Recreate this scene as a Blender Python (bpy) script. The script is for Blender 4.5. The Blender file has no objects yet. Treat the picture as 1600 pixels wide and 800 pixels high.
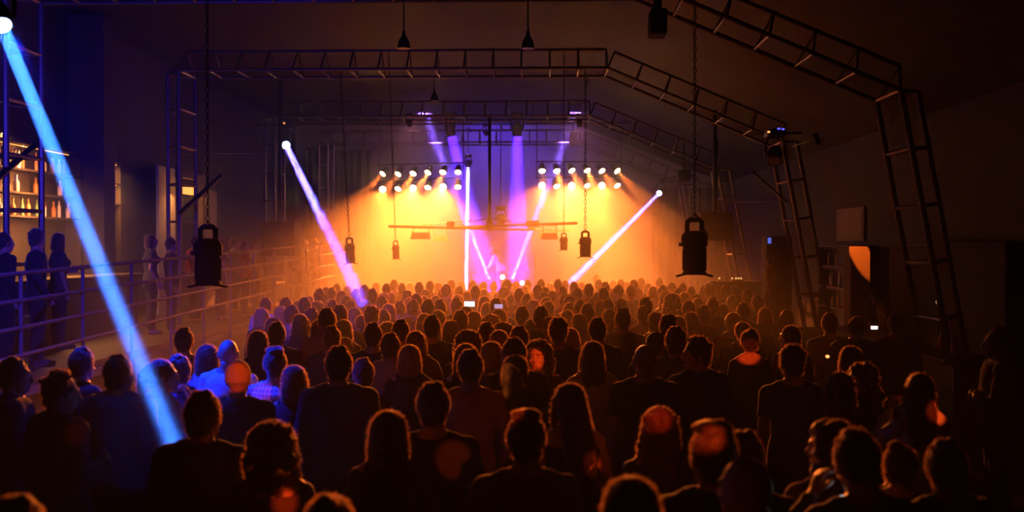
import bpy, bmesh, math, random
import numpy as np
from mathutils import Vector, Matrix, Quaternion, noise

random.seed(7)
R = math.radians
SC = bpy.context.scene
COL = SC.collection

# ------------------------------------------------------------------ camera
CAM_H = 2.5
cam_d = bpy.data.cameras.new('camera')
cam_d.lens = 35.0
cam_d.sensor_width = 36.0
cam_d.clip_start = 0.05
cam_d.clip_end = 200
cam = bpy.data.objects.new('camera', cam_d)
COL.objects.link(cam)
cam.location = (0, 0, CAM_H)
cam.rotation_euler = (R(90 - 0.552), 0, R(1.694))
cam_d.dof.use_dof = True
cam_d.dof.focus_distance = 15.0
cam_d.dof.aperture_fstop = 1.6
SC.camera = cam

# ------------------------------------------------------------------ world, exposure, sampling
w = bpy.data.worlds.new('world')
SC.world = w
w.use_nodes = True
w.node_tree.nodes['Background'].inputs[0].default_value = (0, 0, 0, 1)
w.node_tree.nodes['Background'].inputs[1].default_value = 0.0
SC.view_settings.view_transform = 'Standard'
SC.view_settings.look = 'None'
SC.view_settings.exposure = 0.0
SC.view_settings.gamma = 1.0
SC.view_settings.use_curve_mapping = False
cy = SC.cycles
cy.use_denoising = True
cy.use_adaptive_sampling = False
cy.max_bounces = 4
cy.diffuse_bounces = 1
cy.glossy_bounces = 2
cy.transmission_bounces = 2
cy.transparent_max_bounces = 40
cy.volume_bounces = 0
cy.sample_clamp_indirect = 4.0
cy.sample_clamp_direct = 0.0
cy.caustics_reflective = False
cy.caustics_refractive = False
cy.use_light_tree = True

# ------------------------------------------------------------------ light settings
HAZE_NEAR = 0.0012           # haze density near the camera, per metre
HAZE_HALL = 0.010           # over the middle of the dance floor
HAZE_STAGE = 0.031          # thicker haze round the stage
HAZE_G = 0.35
PAR_POWER = 1350.0
PAR_COLOR = (1.0, 0.185, 0.022)
STAGE_FILL_POWER = 380.0
VIOLET = (0.16, 0.06, 1.0)
BLUE = (0.02, 0.10, 1.0)
DERBY_RED = (1.0, 0.075, 0.008)
DERBY_GAIN = 9.0


def new_light(name, kind, loc, aim, energy, color, parent=None, **kw):
    d = bpy.data.lights.new(name, kind)
    d.energy = energy
    d.color = color
    for k, v in kw.items():
        setattr(d, k, v)
    o = bpy.data.objects.new(name, d)
    COL.objects.link(o)
    loc = Vector(loc)
    o.location = loc
    if aim is not None:
        o.rotation_euler = (Vector(aim) - loc).to_track_quat('-Z', 'Y').to_euler()
    if parent is not None:
        adopt(o, parent)
    return o


def adopt(o, parent):
    bpy.context.view_layer.update()
    o.parent = parent
    o.matrix_parent_inverse = parent.matrix_world.inverted()


# ------------------------------------------------------------------ picture point -> place at hall depth Y
CAM_ROT = cam.rotation_euler.to_matrix()
FPX = 1600 * 35.0 / 36.0


def at(px, py, Y):
    d = CAM_ROT @ Vector((px - 800, -(py - 400), -FPX))
    return Vector((0, 0, CAM_H)) + d * (Y / d.y)


def to_px(p):
    d = CAM_ROT.transposed() @ (Vector(p) - Vector((0, 0, CAM_H)))
    return 800 + d.x / -d.z * FPX, 400 - d.y / -d.z * FPX


# ------------------------------------------------------------------ materials
def mat(name, color, rough=0.7, metal=0.0, emit=None, strength=0.0, bump=0.0, scale=20.0, vary=0.0, coat=0.0, sheen=0.0):
    m = bpy.data.materials.new(name)
    m.use_nodes = True
    nt = m.node_tree
    b = nt.nodes['Principled BSDF']
    b.inputs['Base Color'].default_value = (*color, 1)
    b.inputs['Roughness'].default_value = rough
    b.inputs['Metallic'].default_value = metal
    if coat:
        b.inputs['Coat Weight'].default_value = coat
    if sheen:
        b.inputs['Sheen Weight'].default_value = sheen
        b.inputs['Sheen Roughness'].default_value = 0.35
    if emit is not None:
        b.inputs['Emission Color'].default_value = (*emit, 1)
        b.inputs['Emission Strength'].default_value = strength
    if bump or vary:
        tc = nt.nodes.new('ShaderNodeTexCoord')
        nz = nt.nodes.new('ShaderNodeTexNoise')
        nz.inputs['Scale'].default_value = scale
        nz.inputs['Detail'].default_value = 4
        nt.links.new(tc.outputs['Object'], nz.inputs['Vector'])
        if bump:
            bp = nt.nodes.new('ShaderNodeBump')
            bp.inputs['Strength'].default_value = bump
            bp.inputs['Distance'].default_value = 0.02
            nt.links.new(nz.outputs['Fac'], bp.inputs['Height'])
            nt.links.new(bp.outputs['Normal'], b.inputs['Normal'])
        if vary:
            mx = nt.nodes.new('ShaderNodeMix')
            mx.data_type = 'RGBA'
            nt.links.new(nz.outputs['Fac'], mx.inputs[0])
            mx.inputs[6].default_value = (*[c * (1 - vary) for c in color], 1)
            mx.inputs[7].default_value = (*[min(1, c * (1 + vary)) for c in color], 1)
            nt.links.new(mx.outputs[2], b.inputs['Base Color'])
    return m


def plaid(name, c1, c2, scale):
    m = mat(name, c1, 0.85)
    nt = m.node_tree
    tc = nt.nodes.new('ShaderNodeTexCoord')
    wv = nt.nodes.new('ShaderNodeTexWave')
    wv.bands_direction = 'X'
    wv.inputs['Scale'].default_value = scale
    wz = nt.nodes.new('ShaderNodeTexWave')
    wz.bands_direction = 'Z'
    wz.inputs['Scale'].default_value = scale
    mul = nt.nodes.new('ShaderNodeMath')
    mul.operation = 'MULTIPLY'
    mx = nt.nodes.new('ShaderNodeMix')
    mx.data_type = 'RGBA'
    mx.inputs[6].default_value = (*c1, 1)
    mx.inputs[7].default_value = (*c2, 1)
    nt.links.new(tc.outputs['Object'], wv.inputs['Vector'])
    nt.links.new(tc.outputs['Object'], wz.inputs['Vector'])
    nt.links.new(wv.outputs['Fac'], mul.inputs[0])
    nt.links.new(wz.outputs['Fac'], mul.inputs[1])
    nt.links.new(mul.outputs[0], mx.inputs[0])
    nt.links.new(mx.outputs[2], nt.nodes['Principled BSDF'].inputs['Base Color'])
    return m


def haze_mat(name, density, g, color=(1, 1, 1)):
    m = bpy.data.materials.new(name)
    m.use_nodes = True
    nt = m.node_tree
    nt.nodes.remove(nt.nodes['Principled BSDF'])
    v = nt.nodes.new('ShaderNodeVolumeScatter')
    v.inputs['Color'].default_value = (*color, 1)
    v.inputs['Density'].default_value = density
    v.inputs['Anisotropy'].default_value = g
    nt.links.new(v.outputs[0], nt.nodes['Material Output'].inputs['Volume'])
    m.cycles.homogeneous_volume = True
    return m


def smoke_mat(name, density):
    m = haze_mat(name, density, 0.2)
    nt = m.node_tree
    m.cycles.homogeneous_volume = False
    v = [n for n in nt.nodes if n.bl_idname == 'ShaderNodeVolumeScatter'][0]
    tc = nt.nodes.new('ShaderNodeTexCoord')
    nz = nt.nodes.new('ShaderNodeTexNoise')
    nz.inputs['Scale'].default_value = 9
    mr = nt.nodes.new('ShaderNodeMapRange')
    mr.inputs[1].default_value = 0.35
    mr.inputs[2].default_value = 0.7
    mr.inputs[3].default_value = 0
    mr.inputs[4].default_value = density
    nt.links.new(tc.outputs['Object'], nz.inputs['Vector'])
    nt.links.new(nz.outputs['Fac'], mr.inputs[0])
    nt.links.new(mr.outputs[0], v.inputs['Density'])
    return m


M = dict(
    floor=mat('floor_concrete', (0.055, 0.05, 0.048), 0.45, bump=0.15, scale=6, vary=0.3),
    roof=mat('roof_sheet', (0.045, 0.04, 0.04), 0.7, bump=0.1, scale=3, vary=0.2),
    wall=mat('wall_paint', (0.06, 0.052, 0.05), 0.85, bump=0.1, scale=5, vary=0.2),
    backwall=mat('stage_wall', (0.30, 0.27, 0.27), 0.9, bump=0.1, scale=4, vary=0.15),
    drape=mat('black_drape', (0.07, 0.06, 0.065), 0.95, bump=0.3, scale=9),
    steel=mat('truss_steel', (0.13, 0.115, 0.11), 0.42, 0.6, bump=0.05, scale=30),
    rail=mat('rail_steel', (0.13, 0.10, 0.10), 0.7, 0.0, bump=0.05, scale=30),
    black=mat('black_metal', (0.012, 0.011, 0.011), 0.45, 0.3, bump=0.05, scale=40),
    blackrough=mat('black_paint', (0.016, 0.015, 0.015), 0.8, bump=0.1, scale=30),
    chain=mat('chain_steel', (0.07, 0.06, 0.055), 0.5, 0.8),
    wood=mat('stage_wood', (0.06, 0.045, 0.035), 0.6, bump=0.1, scale=8, vary=0.3),
    pale=mat('pale_plaster', (0.42, 0.40, 0.36), 0.85, bump=0.1, scale=6, vary=0.1),
    chrome=mat('chrome', (0.6, 0.6, 0.6), 0.2, 1.0),
    grille=mat('speaker_grille', (0.02, 0.02, 0.02), 0.6, 0.4, bump=0.5, scale=120),
    amber_lens=mat('amber_lens', (0.9, 0.6, 0.3), 0.3, emit=(1.0, 0.62, 0.22), strength=40.0),
    blue_lens=mat('blue_lens', (0.6, 0.7, 1.0), 0.3, emit=(0.45, 0.55, 1.0), strength=10.0),
    violet_lens=mat('violet_lens', (0.5, 0.4, 1.0), 0.3, emit=(0.25, 0.15, 1.0), strength=4.0),
    white_lens=mat('warm_white_lens', (1.0, 0.9, 0.8), 0.3, emit=(1.0, 0.72, 0.5), strength=5.0),
    led_orange=mat('orange_led', (1.0, 0.5, 0.2), 0.3, emit=(1.0, 0.30, 0.07), strength=2.2),
    led_blue=mat('blue_led', (0.2, 0.3, 1.0), 0.3, emit=(0.08, 0.08, 1.0), strength=2.0),
    screen=mat('phone_screen', (0.8, 0.85, 1.0), 0.2, emit=(0.82, 0.82, 1.0), strength=2.6),
    screen_dim=mat('phone_screen_dim', (0.5, 0.5, 0.8), 0.2, emit=(0.45, 0.4, 0.75), strength=0.8),
    ember=mat('cigarette_ember', (1, 0.3, 0.1), 0.5, emit=(1.0, 0.22, 0.06), strength=5.0),
    strip=mat('warm_strip_light', (1, 0.7, 0.4), 0.4, emit=(1.0, 0.35, 0.06), strength=2.0),
    tealight=mat('tea_light', (1, 0.8, 0.4), 0.4, emit=(1.0, 0.62, 0.18), strength=1.2),
    dullglass=mat('dull_lens', (0.5, 0.4, 0.36), 0.25),
    amber_glass=mat('amber_bottle', (0.45, 0.16, 0.04), 0.12, coat=0.5),
    clear_glass=mat('clear_bottle', (0.75, 0.62, 0.48), 0.10, coat=0.5),
    green_glass=mat('green_bottle', (0.08, 0.16, 0.05), 0.12, coat=0.5),
)


# ------------------------------------------------------------------ mesh helpers
class MB:
    def __init__(self):
        self.v = []
        self.f = []

    def _ring(self, c, u, w_, a, b, n):
        k = len(self.v)
        for i in range(n):
            t = 2 * math.pi * i / n
            self.v.append(c + u * (a * math.cos(t)) + w_ * (b * math.sin(t)))
        return k

    def tube(self, pts, rad, n=10, ref=None, caps=True):
        """swept tube: rad holds numbers or (a, b) pairs; a runs along the ref axis."""
        pts = [Vector(p) for p in pts]
        rad = [r if isinstance(r, tuple) else (r, r) for r in rad]
        ref = Vector(ref) if ref is not None else None
        rings = []
        for i, p in enumerate(pts):
            if i == 0:
                d = pts[1] - p
            elif i == len(pts) - 1:
                d = p - pts[i - 1]
            else:
                d = (pts[i + 1] - p).normalized() + (p - pts[i - 1]).normalized()
            d.normalize()
            if ref is None:
                r0 = Vector((1, 0, 0)) if abs(d.x) < 0.8 else Vector((0, 0, 1))
            else:
                r0 = ref
            u = r0 - d * r0.dot(d)
            u.normalize()
            w_ = d.cross(u)
            rings.append(self._ring(p, u, w_, rad[i][0], rad[i][1], n))
        for a, b in zip(rings, rings[1:]):
            for i in range(n):
                j = (i + 1) % n
                self.f.append((a + i, a + j, b + j, b + i))
        if caps:
            self.f.append(tuple(rings[0] + i for i in reversed(range(n))))
            self.f.append(tuple(rings[-1] + i for i in range(n)))
        return self

    def ell(self, c, r, rot=None, nu=14, nv=9):
        c = Vector(c)
        if isinstance(r, (int, float)):
            r = (r, r, r)
        rings = []
        for j in range(1, nv):
            ph = math.pi * j / nv
            k = len(self.v)
            for i in range(nu):
                t = 2 * math.pi * i / nu
                p = Vector((r[0] * math.sin(ph) * math.cos(t), r[1] * math.sin(ph) * math.sin(t), -r[2] * math.cos(ph)))
                if rot is not None:
                    p = rot @ p
                self.v.append(c + p)
            rings.append(k)
        b = Vector((0, 0, -r[2]))
        t_ = Vector((0, 0, r[2]))
        if rot is not None:
            b, t_ = rot @ b, rot @ t_
        kb = len(self.v)
        self.v.append(c + b)
        kt = len(self.v)
        self.v.append(c + t_)
        for i in range(nu):
            j = (i + 1) % nu
            self.f.append((kb, rings[0] + j, rings[0] + i))
            self.f.append((kt, rings[-1] + i, rings[-1] + j))
            for a, d in zip(rings, rings[1:]):
                self.f.append((a + i, a + j, d + j, d + i))
        return self

    def box(self, c, s, rot=None, ch=0.0):
        """box of full size s with an optional chamfer"""
        c = Vector(c)
        bm = bmesh.new()
        bmesh.ops.create_cube(bm, size=1.0)
        for v in bm.verts:
            v.co = Vector((v.co.x * s[0], v.co.y * s[1], v.co.z * s[2]))
        if ch:
            bmesh.ops.bevel(bm, geom=bm.edges[:], offset=ch, segments=2, profile=0.5, affect='EDGES')
        bm.verts.index_update()
        k = len(self.v)
        for v in bm.verts:
            self.v.append(c + (rot @ v.co if rot is not None else v.co))
        for f in bm.faces:
            self.f.append(tuple(k + v.index for v in f.verts))
        bm.free()
        return self

    def lathe(self, prof, c=(0, 0, 0), rot=None, n=20):
        """profile of (radius, z) pairs turned about z"""
        c = Vector(c)
        rings = []
        for r, z in prof:
            k = len(self.v)
            for i in range(n):
                t = 2 * math.pi * i / n
                p = Vector((r * math.cos(t), r * math.sin(t), z))
                self.v.append(c + (rot @ p if rot is not None else p))
            rings.append(k)
        for a, b in zip(rings, rings[1:]):
            for i in range(n):
                j = (i + 1) % n
                self.f.append((a + i, a + j, b + j, b + i))
        if prof[0][0] > 1e-5:
            self.f.append(tuple(rings[0] + i for i in reversed(range(n))))
        if prof[-1][0] > 1e-5:
            self.f.append(tuple(rings[-1] + i for i in range(n)))
        return self

    def bar(self, a, b, r, n=8):
        return self.tube([a, b], [r, r], n)

    def torus(self, c, R_, r, rot=None, n=14, m=6, arc=1.0, start=0.0):
        pts = []
        k = int(n * arc) + 1
        for i in range(k):
            t = start + 2 * math.pi * arc * i / (k - 1)
            p = Vector((R_ * math.cos(t), R_ * math.sin(t), 0))
            pts.append(Vector(c) + (rot @ p if rot is not None else p))
        return self.tube(pts, [r] * len(pts), m, ref=(rot @ Vector((0, 0, 1)) if rot is not None else Vector((0, 0, 1))))

    def mesh(self, name, smooth=True):
        me = bpy.data.meshes.new(name)
        me.from_pydata([tuple(v) for v in self.v], [], self.f)
        bm = bmesh.new()
        bm.from_mesh(me)
        bmesh.ops.recalc_face_normals(bm, faces=bm.faces[:])
        bm.to_mesh(me)
        bm.free()
        if smooth:
            me.polygons.foreach_set('use_smooth', [True] * len(me.polygons))
            try:
                me.set_sharp_from_angle(angle=R(40))
            except Exception:
                pass
        me.update()
        return me


def obj(name, mb, m, parent=None, loc=None, smooth=True):
    """one mesh object; with a parent, coordinates are local to it"""
    me = mb.mesh(name, smooth) if isinstance(mb, MB) else mb
    if m is not None and not me.materials:
        me.materials.append(m)
    o = bpy.data.objects.new(name, me)
    COL.objects.link(o)
    if parent is not None:
        o.parent = parent
    if loc is not None:
        o.location = loc
    return o


def tag(o, label, cat, group=None, kind=None):
    o['label'] = label
    o['category'] = cat
    if group:
        o['group'] = group
    if kind:
        o['kind'] = kind
    return o


def thing(name, label, cat, loc=(0, 0, 0), rotz=0.0, group=None):
    o = bpy.data.objects.new(name, None)
    o.empty_display_size = 0.1
    COL.objects.link(o)
    o.location = loc
    o.rotation_euler = (0, 0, rotz)
    return tag(o, label, cat, group)


def struct(name, mb, m, label=None, cat=None, smooth=False):
    o = obj(name, mb, m, smooth=smooth)
    o['kind'] = 'structure'
    if label:
        o['label'] = label
        o['category'] = cat
    return o


def copy_thing(root, loc, rotz=None, label=None, scale=None):
    r = root.copy()
    COL.objects.link(r)
    r.location = loc
    if rotz is not None:
        r.rotation_euler = (0, 0, rotz)
    if scale is not None:
        r.scale = (scale,) * 3
    if label:
        r['label'] = label
    for ch in list(root.children):
        c = ch.copy()
        COL.objects.link(c)
        c.parent = r
        for g in list(ch.children):
            d = g.copy()
            COL.objects.link(d)
            d.parent = c
    return r


ORD = ['leftmost', 'second from left', 'third from left', 'fourth from left', 'fifth from left', 'sixth from left',
       'seventh from left', 'eighth from left', 'ninth from left', 'tenth from left', 'eleventh from left',
       'twelfth from left', 'thirteenth from left', 'fourteenth from left', 'fifteenth from left', 'sixteenth from left',
       'seventeenth from left', 'eighteenth from left', 'nineteenth from left', 'twentieth from left']

# ================================================================== THE HALL
XL, XR, Y0, Y1 = -9.2, 6.8, -4.0, 37.0
ZR = 7.0
struct('floor', MB().box(((XL + XR) / 2, (Y0 + Y1) / 2, -0.1), (XR - XL + 0.4, Y1 - Y0 + 0.4, 0.2)), M['floor'])
struct('wall_left', MB().box((XL - 0.1, (Y0 + Y1) / 2, 3.6), (0.2, Y1 - Y0 + 0.4, 7.4)), M['wall'])
struct('wall_right', MB().box((XR + 0.1, (Y0 + Y1) / 2, 2.4), (0.2, Y1 - Y0 + 0.4, 5.0)), M['wall'])
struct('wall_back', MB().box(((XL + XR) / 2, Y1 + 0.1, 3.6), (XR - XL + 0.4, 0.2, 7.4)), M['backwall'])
struct('wall_front', MB().box(((XL + XR) / 2, Y0 - 0.1, 3.6), (XR - XL + 0.4, 0.2, 7.4)), M['wall'])


def prism_y(prof, y0, y1):
    mb = MB()
    n = len(prof)
    mb.v = [Vector((x, y0, z)) for x, z in prof] + [Vector((x, y1, z)) for x, z in prof]
    mb.f = [tuple(reversed(range(n))), tuple(range(n, 2 * n))]
    for i in range(n):
        j = (i + 1) % n
        mb.f.append((i, j, n + j, n + i))
    return mb


XS = 1.3   # where the flat roof turns into the slope
struct('ceiling', prism_y([(XL - 0.2, ZR), (XS, ZR), (XR + 0.2, 4.75), (XR + 0.2, 5.0), (XS, ZR + 0.25), (XL - 0.2, ZR + 0.25)],
                          Y0 - 0.2, Y1 + 0.2), M['roof'])

# the roof trusses: a flat top beam, a slope on one side, a ladder column at each end
ARCH_Y = [13.2, 19.6, 26.7, 33.4]
ARCH_W = ['nearest', 'second nearest', 'third nearest', 'farthest']


def ladder(mb, a0, b0, a1, b1, r, step, top=None):
    """two chords a0-a1 and b0-b1 with rungs, and a third chord offset by top with diagonals"""
    a0, b0, a1, b1 = map(Vector, (a0, b0, a1, b1))
    mb.bar(a0, a1, r, 8)
    mb.bar(b0, b1, r, 8)
    n = max(1, int((a1 - a0).length / step))
    for i in range(n + 1):
        t = i / n
        p, q = a0.lerp(a1, t), b0.lerp(b1, t)
        mb.bar(p, q, r * 0.7, 6)
        if top is not None:
            c = (p + q) / 2 + Vector(top)
            mb.bar(p, c, r * 0.6, 6)
            mb.bar(q, c, r * 0.6, 6)
    if top is not None:
        m0, m1 = (a0 + b0) / 2 + Vector(top), (a1 + b1) / 2 + Vector(top)
        mb.bar(m0, m1, r, 8)


def arch(i, Y):
    D = 0.95
    t = thing('roof_truss', f'steel roof truss with one sloping side, {ARCH_W[i]} of the four across the hall', 'truss',
              (-1.2, Y, 0), 0, 'steel roof trusses across the hall')

    def L(x, y, z):
        return (x + 1.2, y, z)
    zt = 6.0
    mb = MB()
    ladder(mb, L(-7.2, 0, zt), L(-7.2, D, zt), L(XS, 0, zt), L(XS, D, zt), 0.032, 0.55, (0, 0, 0.45))
    obj('top_beam', mb, M['steel'], t)
    mb = MB()
    ladder(mb, L(XS, 0, zt), L(XS, D, zt), L(4.7, 0, 4.55), L(4.7, D, 4.55), 0.03, 0.6, (0.16, 0, 0.4))
    obj('sloped_beam', mb, M['steel'], t)
    mb = MB()
    ladder(mb, L(-7.2, 0, 0), L(-7.2, D, 0), L(-7.2, 0, zt), L(-7.2, D, zt), 0.045, 0.75, (-0.4, 0, 0))
    obj('column', mb, M['steel'], t)
    mb = MB()
    ladder(mb, L(5.55, 0, 0), L(5.55, D, 0), L(4.7, 0, 4.55), L(4.7, D, 4.55), 0.045, 0.75, (0.4, 0, 0.05))
    obj('column', mb, M['steel'], t)
    mb = MB()
    for x in (-7.35, 5.75):
        obj('base_plate', MB().box(L(x, D / 2, 0.01), (0.7, D + 0.25, 0.02)), M['steel'], t)
    return t


for i, Y in enumerate(ARCH_Y):
    arch(i, Y)

# stage
STZ = 0.85
SX0, SX1, SY0, SY1 = -6.6, 4.6, 30.2, 36.9
mb = MB().box(((SX0 + SX1) / 2, (SY0 + SY1) / 2, STZ - 0.06), (SX1 - SX0, SY1 - SY0, 0.12))
mb.box(((SX0 + SX1) / 2, (SY0 + SY1) / 2, (STZ - 0.12) / 2), (SX1 - SX0 - 0.1, SY1 - SY0 - 0.1, STZ - 0.12))
tag(struct('stage_platform', mb, M['wood']), 'low black wooden stage across the far end of the hall', 'stage')

# left side platform
PX0, PX1, PY0, PY1, PZ = XL, -6.05, 4.0, 29.6, 0.95
mb = MB().box(((PX0 + PX1) / 2, (PY0 + PY1) / 2, PZ - 0.07), (PX1 - PX0, PY1 - PY0, 0.14))
mb.box(((PX0 + PX1) / 2 - 0.05, (PY0 + PY1) / 2, (PZ - 0.14) / 2), (PX1 - PX0 - 0.1, PY1 - PY0 - 0.1, PZ - 0.14))
tag(struct('side_platform', mb, M['wood']), 'raised viewing platform along the left wall', 'platform')

# ------------------------------------------------------------------ haze
for nm, ya, yb, dens, lab in (('near_haze', Y0 - 0.2, 9.99, HAZE_NEAR, 'very thin haze in the air over the nearest people'), ('hall_haze', 10.01, 19.99, HAZE_HALL, 'thin haze hanging over the middle of the dance floor'),
                              ('stage_haze', 20.01, Y1 + 0.2, HAZE_STAGE, 'thick haze glowing orange in front of the stage')):
    hz = obj(nm, MB().box(((XL + XR) / 2, (ya + yb) / 2, 3.5), (XR - XL + 0.1, yb - ya, 7.5)), haze_mat(nm, dens, HAZE_G), smooth=False)
    tag(hz, lab, 'haze', kind='stuff')
M['amber_lens'].cycles.emission_sampling = 'NONE'

# ================================================================== STAGE LIGHTS
BAR_Y = 30.6
LEFT_X = [598, 622, 645.5, 668.5, 692, 715.5]
LEFT_Y = [(271.5, 296), (272, 295), (271, 294), (269.5, 293), (269, 292), (269, 292)]
RIGHT_X = [847, 870, 893.5, 917.5, 940.5, 964.5]
RIGHT_Y = [(267, 290), (267, 291), (266.5, 290), (266.5, 290), (267, 290), (267, 290)]


def par_can(loc, aim, label, power, cone, blend, group):
    loc = Vector(loc)
    t = thing('par_can', label, 'stage light', loc, 0, group)
    d = (Vector(aim) - loc).normalized()
    q = d.to_track_quat('Z', 'Y').to_matrix()
    obj('housing', MB().lathe([(0.0, -0.30), (0.05, -0.30), (0.075, -0.27), (0.085, -0.2), (0.10, -0.12), (0.108, 0.0), (0.112, 0.02),
                               (0.104, 0.02), (0.10, -0.01)], (0, 0, 0), q, 20), M['black'], t)
    obj('lens', MB().lathe([(0.0, 0.004), (0.06, 0.002), (0.102, -0.006), (0.102, -0.012), (0.0, -0.012)], (0, 0, 0), q, 20), M['amber_lens'], t)
    side = q @ Vector((1, 0, 0))
    side.z = 0
    side.normalize()
    c = d * -0.1
    mb = MB().tube([c + side * 0.12, c + side * 0.13 + Vector((0, 0, 0.1)), c + Vector((0, 0, 0.19)),
                    c - side * 0.13 + Vector((0, 0, 0.1)), c - side * 0.12], [0.009] * 5, 6)
    obj('yoke', mb, M['black'], t)
    l = new_light('par_light', 'SPOT', loc + d * 0.05, aim, power, PAR_COLOR, t, spot_size=R(cone), spot_blend=blend, shadow_soft_size=0.06)
    return t, c + loc + Vector((0, 0, 0.222))


BAR_N = ['left', 'right']
for side, xs, ys, fan in ((0, LEFT_X, LEFT_Y, -1), (1, RIGHT_X, RIGHT_Y, 1)):
    tops = []
    for row in (0, 1):
        for i in range(6):
            p = at(xs[i], ys[i][row], BAR_Y)
            rnd = random.uniform(-0.5, 0.5)
            k = i if side == 0 else 5 - i       # 0 = outermost
            hot = 1.7 if k in (2, 3, 4) else 1.0
            if k == 5:
                hot = 0.45
            if k == 0:
                hot = 0.6
            if row == 0:
                out = [3.4, 2.6, 1.6, 2.2, 1.2, 0.2][k]
                aim = p + Vector((fan * out * 0.75, -3.6, -3.6 + rnd * 0.4))
                cone = 24
            else:
                out = [3.0, 1.8, 2.2, 1.4, 1.6, 0.2][k]
                if i % 2:
                    aim = p + Vector((fan * out * 0.6, -3.6, -3.6 + rnd * 0.3))
                    cone = 24
                    hot *= 3.2
                else:
                    aim = p + Vector(((-0.9 - p.x) * 0.35, -14.0, -3.9 + rnd * 0.4))
                    cone = 26
            if row == 0:
                hot *= 6.5
            if row == 1 and i % 2 == 0:
                hot *= 11.5
            lab = f'glowing amber par can, {ORD[i]} in {"upper" if row == 0 else "lower"} row of {BAR_N[side]} lamp bank'
            t, top = par_can(p, aim, lab, PAR_POWER * hot, cone, 0.55, f'amber par cans of the {BAR_N[side]} lamp bank')
            tops.append(top)
    # hanging frame: one pipe per row, drop pipes up to the truss
    cx = sum(v.x for v in tops) / 12
    t = thing('lamp_bank_rig', f'black pipe frame hanging from the farthest truss, holding the {BAR_N[side]} bank of par cans', 'lamp frame', (cx, BAR_Y, 5.0))
    for row in (0, 1):
        a, b = tops[row * 6], tops[row * 6 + 5]
        e = (b - a).normalized() * 0.2
        o = Vector((cx, BAR_Y, 5.0))
        obj('cross_pipe', MB().bar(a - e - o, b + e - o, 0.022), M['black'], t)
    for a, b in ((tops[0], tops[6]), (tops[5], tops[11])):
        s = -0.16 if a is tops[0] else 0.16
        p = Vector((a.x + s - cx, a.y - BAR_Y, 0))
        obj('drop_pipe', MB().bar(p + Vector((0, 0, b.z - 5.05)), p + Vector((0, 0, 6.3 - 5.0)), 0.018), M['black'], t)
    mb = MB().bar((-1.6, 0.1, 1.28), (1.6, 0.1, 1.28), 0.025)
    for s in (-1.4, 1.4):
        mb.bar((s, 0.1, 1.28), (s, 0.1, 2.0), 0.012)
    obj('hanging_pipe', mb, M['black'], t)



# ================================================================== MOVING HEADS AND BEAMS
def moving_head(name, loc, aim, label, lens, s=1.0, up=True, cat='stage light', leds=None, group=None):
    """loc is the lens centre; hung from its base when up, else standing on it"""
    loc, aim = Vector(loc), Vector(aim)
    d = (aim - loc).normalized()
    q = d.to_track_quat('Z', 'Y').to_matrix()
    piv = -d * 0.17 * s
    t = thing(name, label, cat, loc, 0, group)
    obj('lamp_head', MB().lathe([(0.0, -0.34 * s), (0.07 * s, -0.335 * s), (0.115 * s, -0.29 * s), (0.13 * s, -0.2 * s), (0.125 * s, -0.1 * s),
                                 (0.11 * s, -0.02 * s), (0.115 * s, 0.0), (0.10 * s, 0.005 * s), (0.095 * s, -0.012 * s), (0, -0.012 * s)], (0, 0, 0), q, 22), M['black'], t)
    obj('lens', MB().lathe([(0.0, 0.004 * s), (0.05 * s, 0.002 * s), (0.094 * s, -0.006 * s), (0.094 * s, -0.01 * s), (0, -0.01 * s)], (0, 0, 0), q, 22), lens, t)
    sd = d.cross(Vector((0, 0, 1)))
    if sd.length < 0.05:
        sd = Vector((1, 0, 0))
    sd.normalize()
    z = 0.3 * s if up else -0.27 * s
    mb = MB()
    top = piv + Vector((0, 0, z))
    for k in (-1, 1):
        mb.tube([piv + sd * k * 0.15 * s, piv + sd * k * 0.16 * s + Vector((0, 0, z * 0.55)), top + sd * k * 0.10 * s], [(0.022 * s, 0.045 * s)] * 3, 8, ref=sd)
    mb.tube([top + sd * -0.12 * s, top + sd * 0.12 * s], [0.03 * s] * 2, 8)
    obj('yoke', mb, M['black'], t)
    zb = top + Vector((0, 0, 0.06 * s if up else -0.05 * s))
    bx = MB().box(zb, (0.3 * s, 0.3 * s, 0.11 * s), None, 0.02 * s)
    bo = obj('base', bx, M['black'], t)
    if leds:
        for (dx, dz, m) in leds:
            obj('indicator_light', MB().ell(Vector((0, -0.005, 0)) + zb + Vector((dx, -0.155 * s, dz)), (0.03, 0.012, 0.018)), m, t)
    return t, loc + zb


def beam(label, p0, p1, r0, r1, color, power, density, parent, spread=1.6, halo=None, half=None, halo_aim=None):
    """a lamp's narrow beam: a disc light and the hazy air along its path"""
    p0, p1 = Vector(p0), Vector(p1)
    d = (p1 - p0).normalized()
    if half is None:
        new_light('beam_light', 'AREA', p0 + d * 0.02, p1, power, color, parent, shape='DISK', size=2 * r0, spread=R(spread))
    else:
        new_light('beam_light', 'SPOT', p0 + d * 0.16, p1, power, color, parent, spot_size=R(2 * half), spot_blend=0.4, shadow_soft_size=r0 * 0.5)
    o = obj('light_beam', MB().tube([p0 + d * 0.05, p1], [r0 * 1.02, r1], 22), haze_mat('lit_air', density, 0.1))
    tag(o, label, 'light beam', 'beams of light through the haze')
    if halo:
        dens, rad, pw, sp = halo
        e = obj('beam_edge', MB().tube([p0 + d * 0.05, p1], [rad * 0.9, rad], 22), haze_mat('lit_air_edge', dens, 0.1), o)
        new_light('halo_light', 'SPOT', p0 + d * 0.02, halo_aim or p1, pw, (0.0, 0.02, 1.0), parent, spot_size=R(sp), spot_blend=1.0, shadow_soft_size=0.05)
    return o


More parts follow.
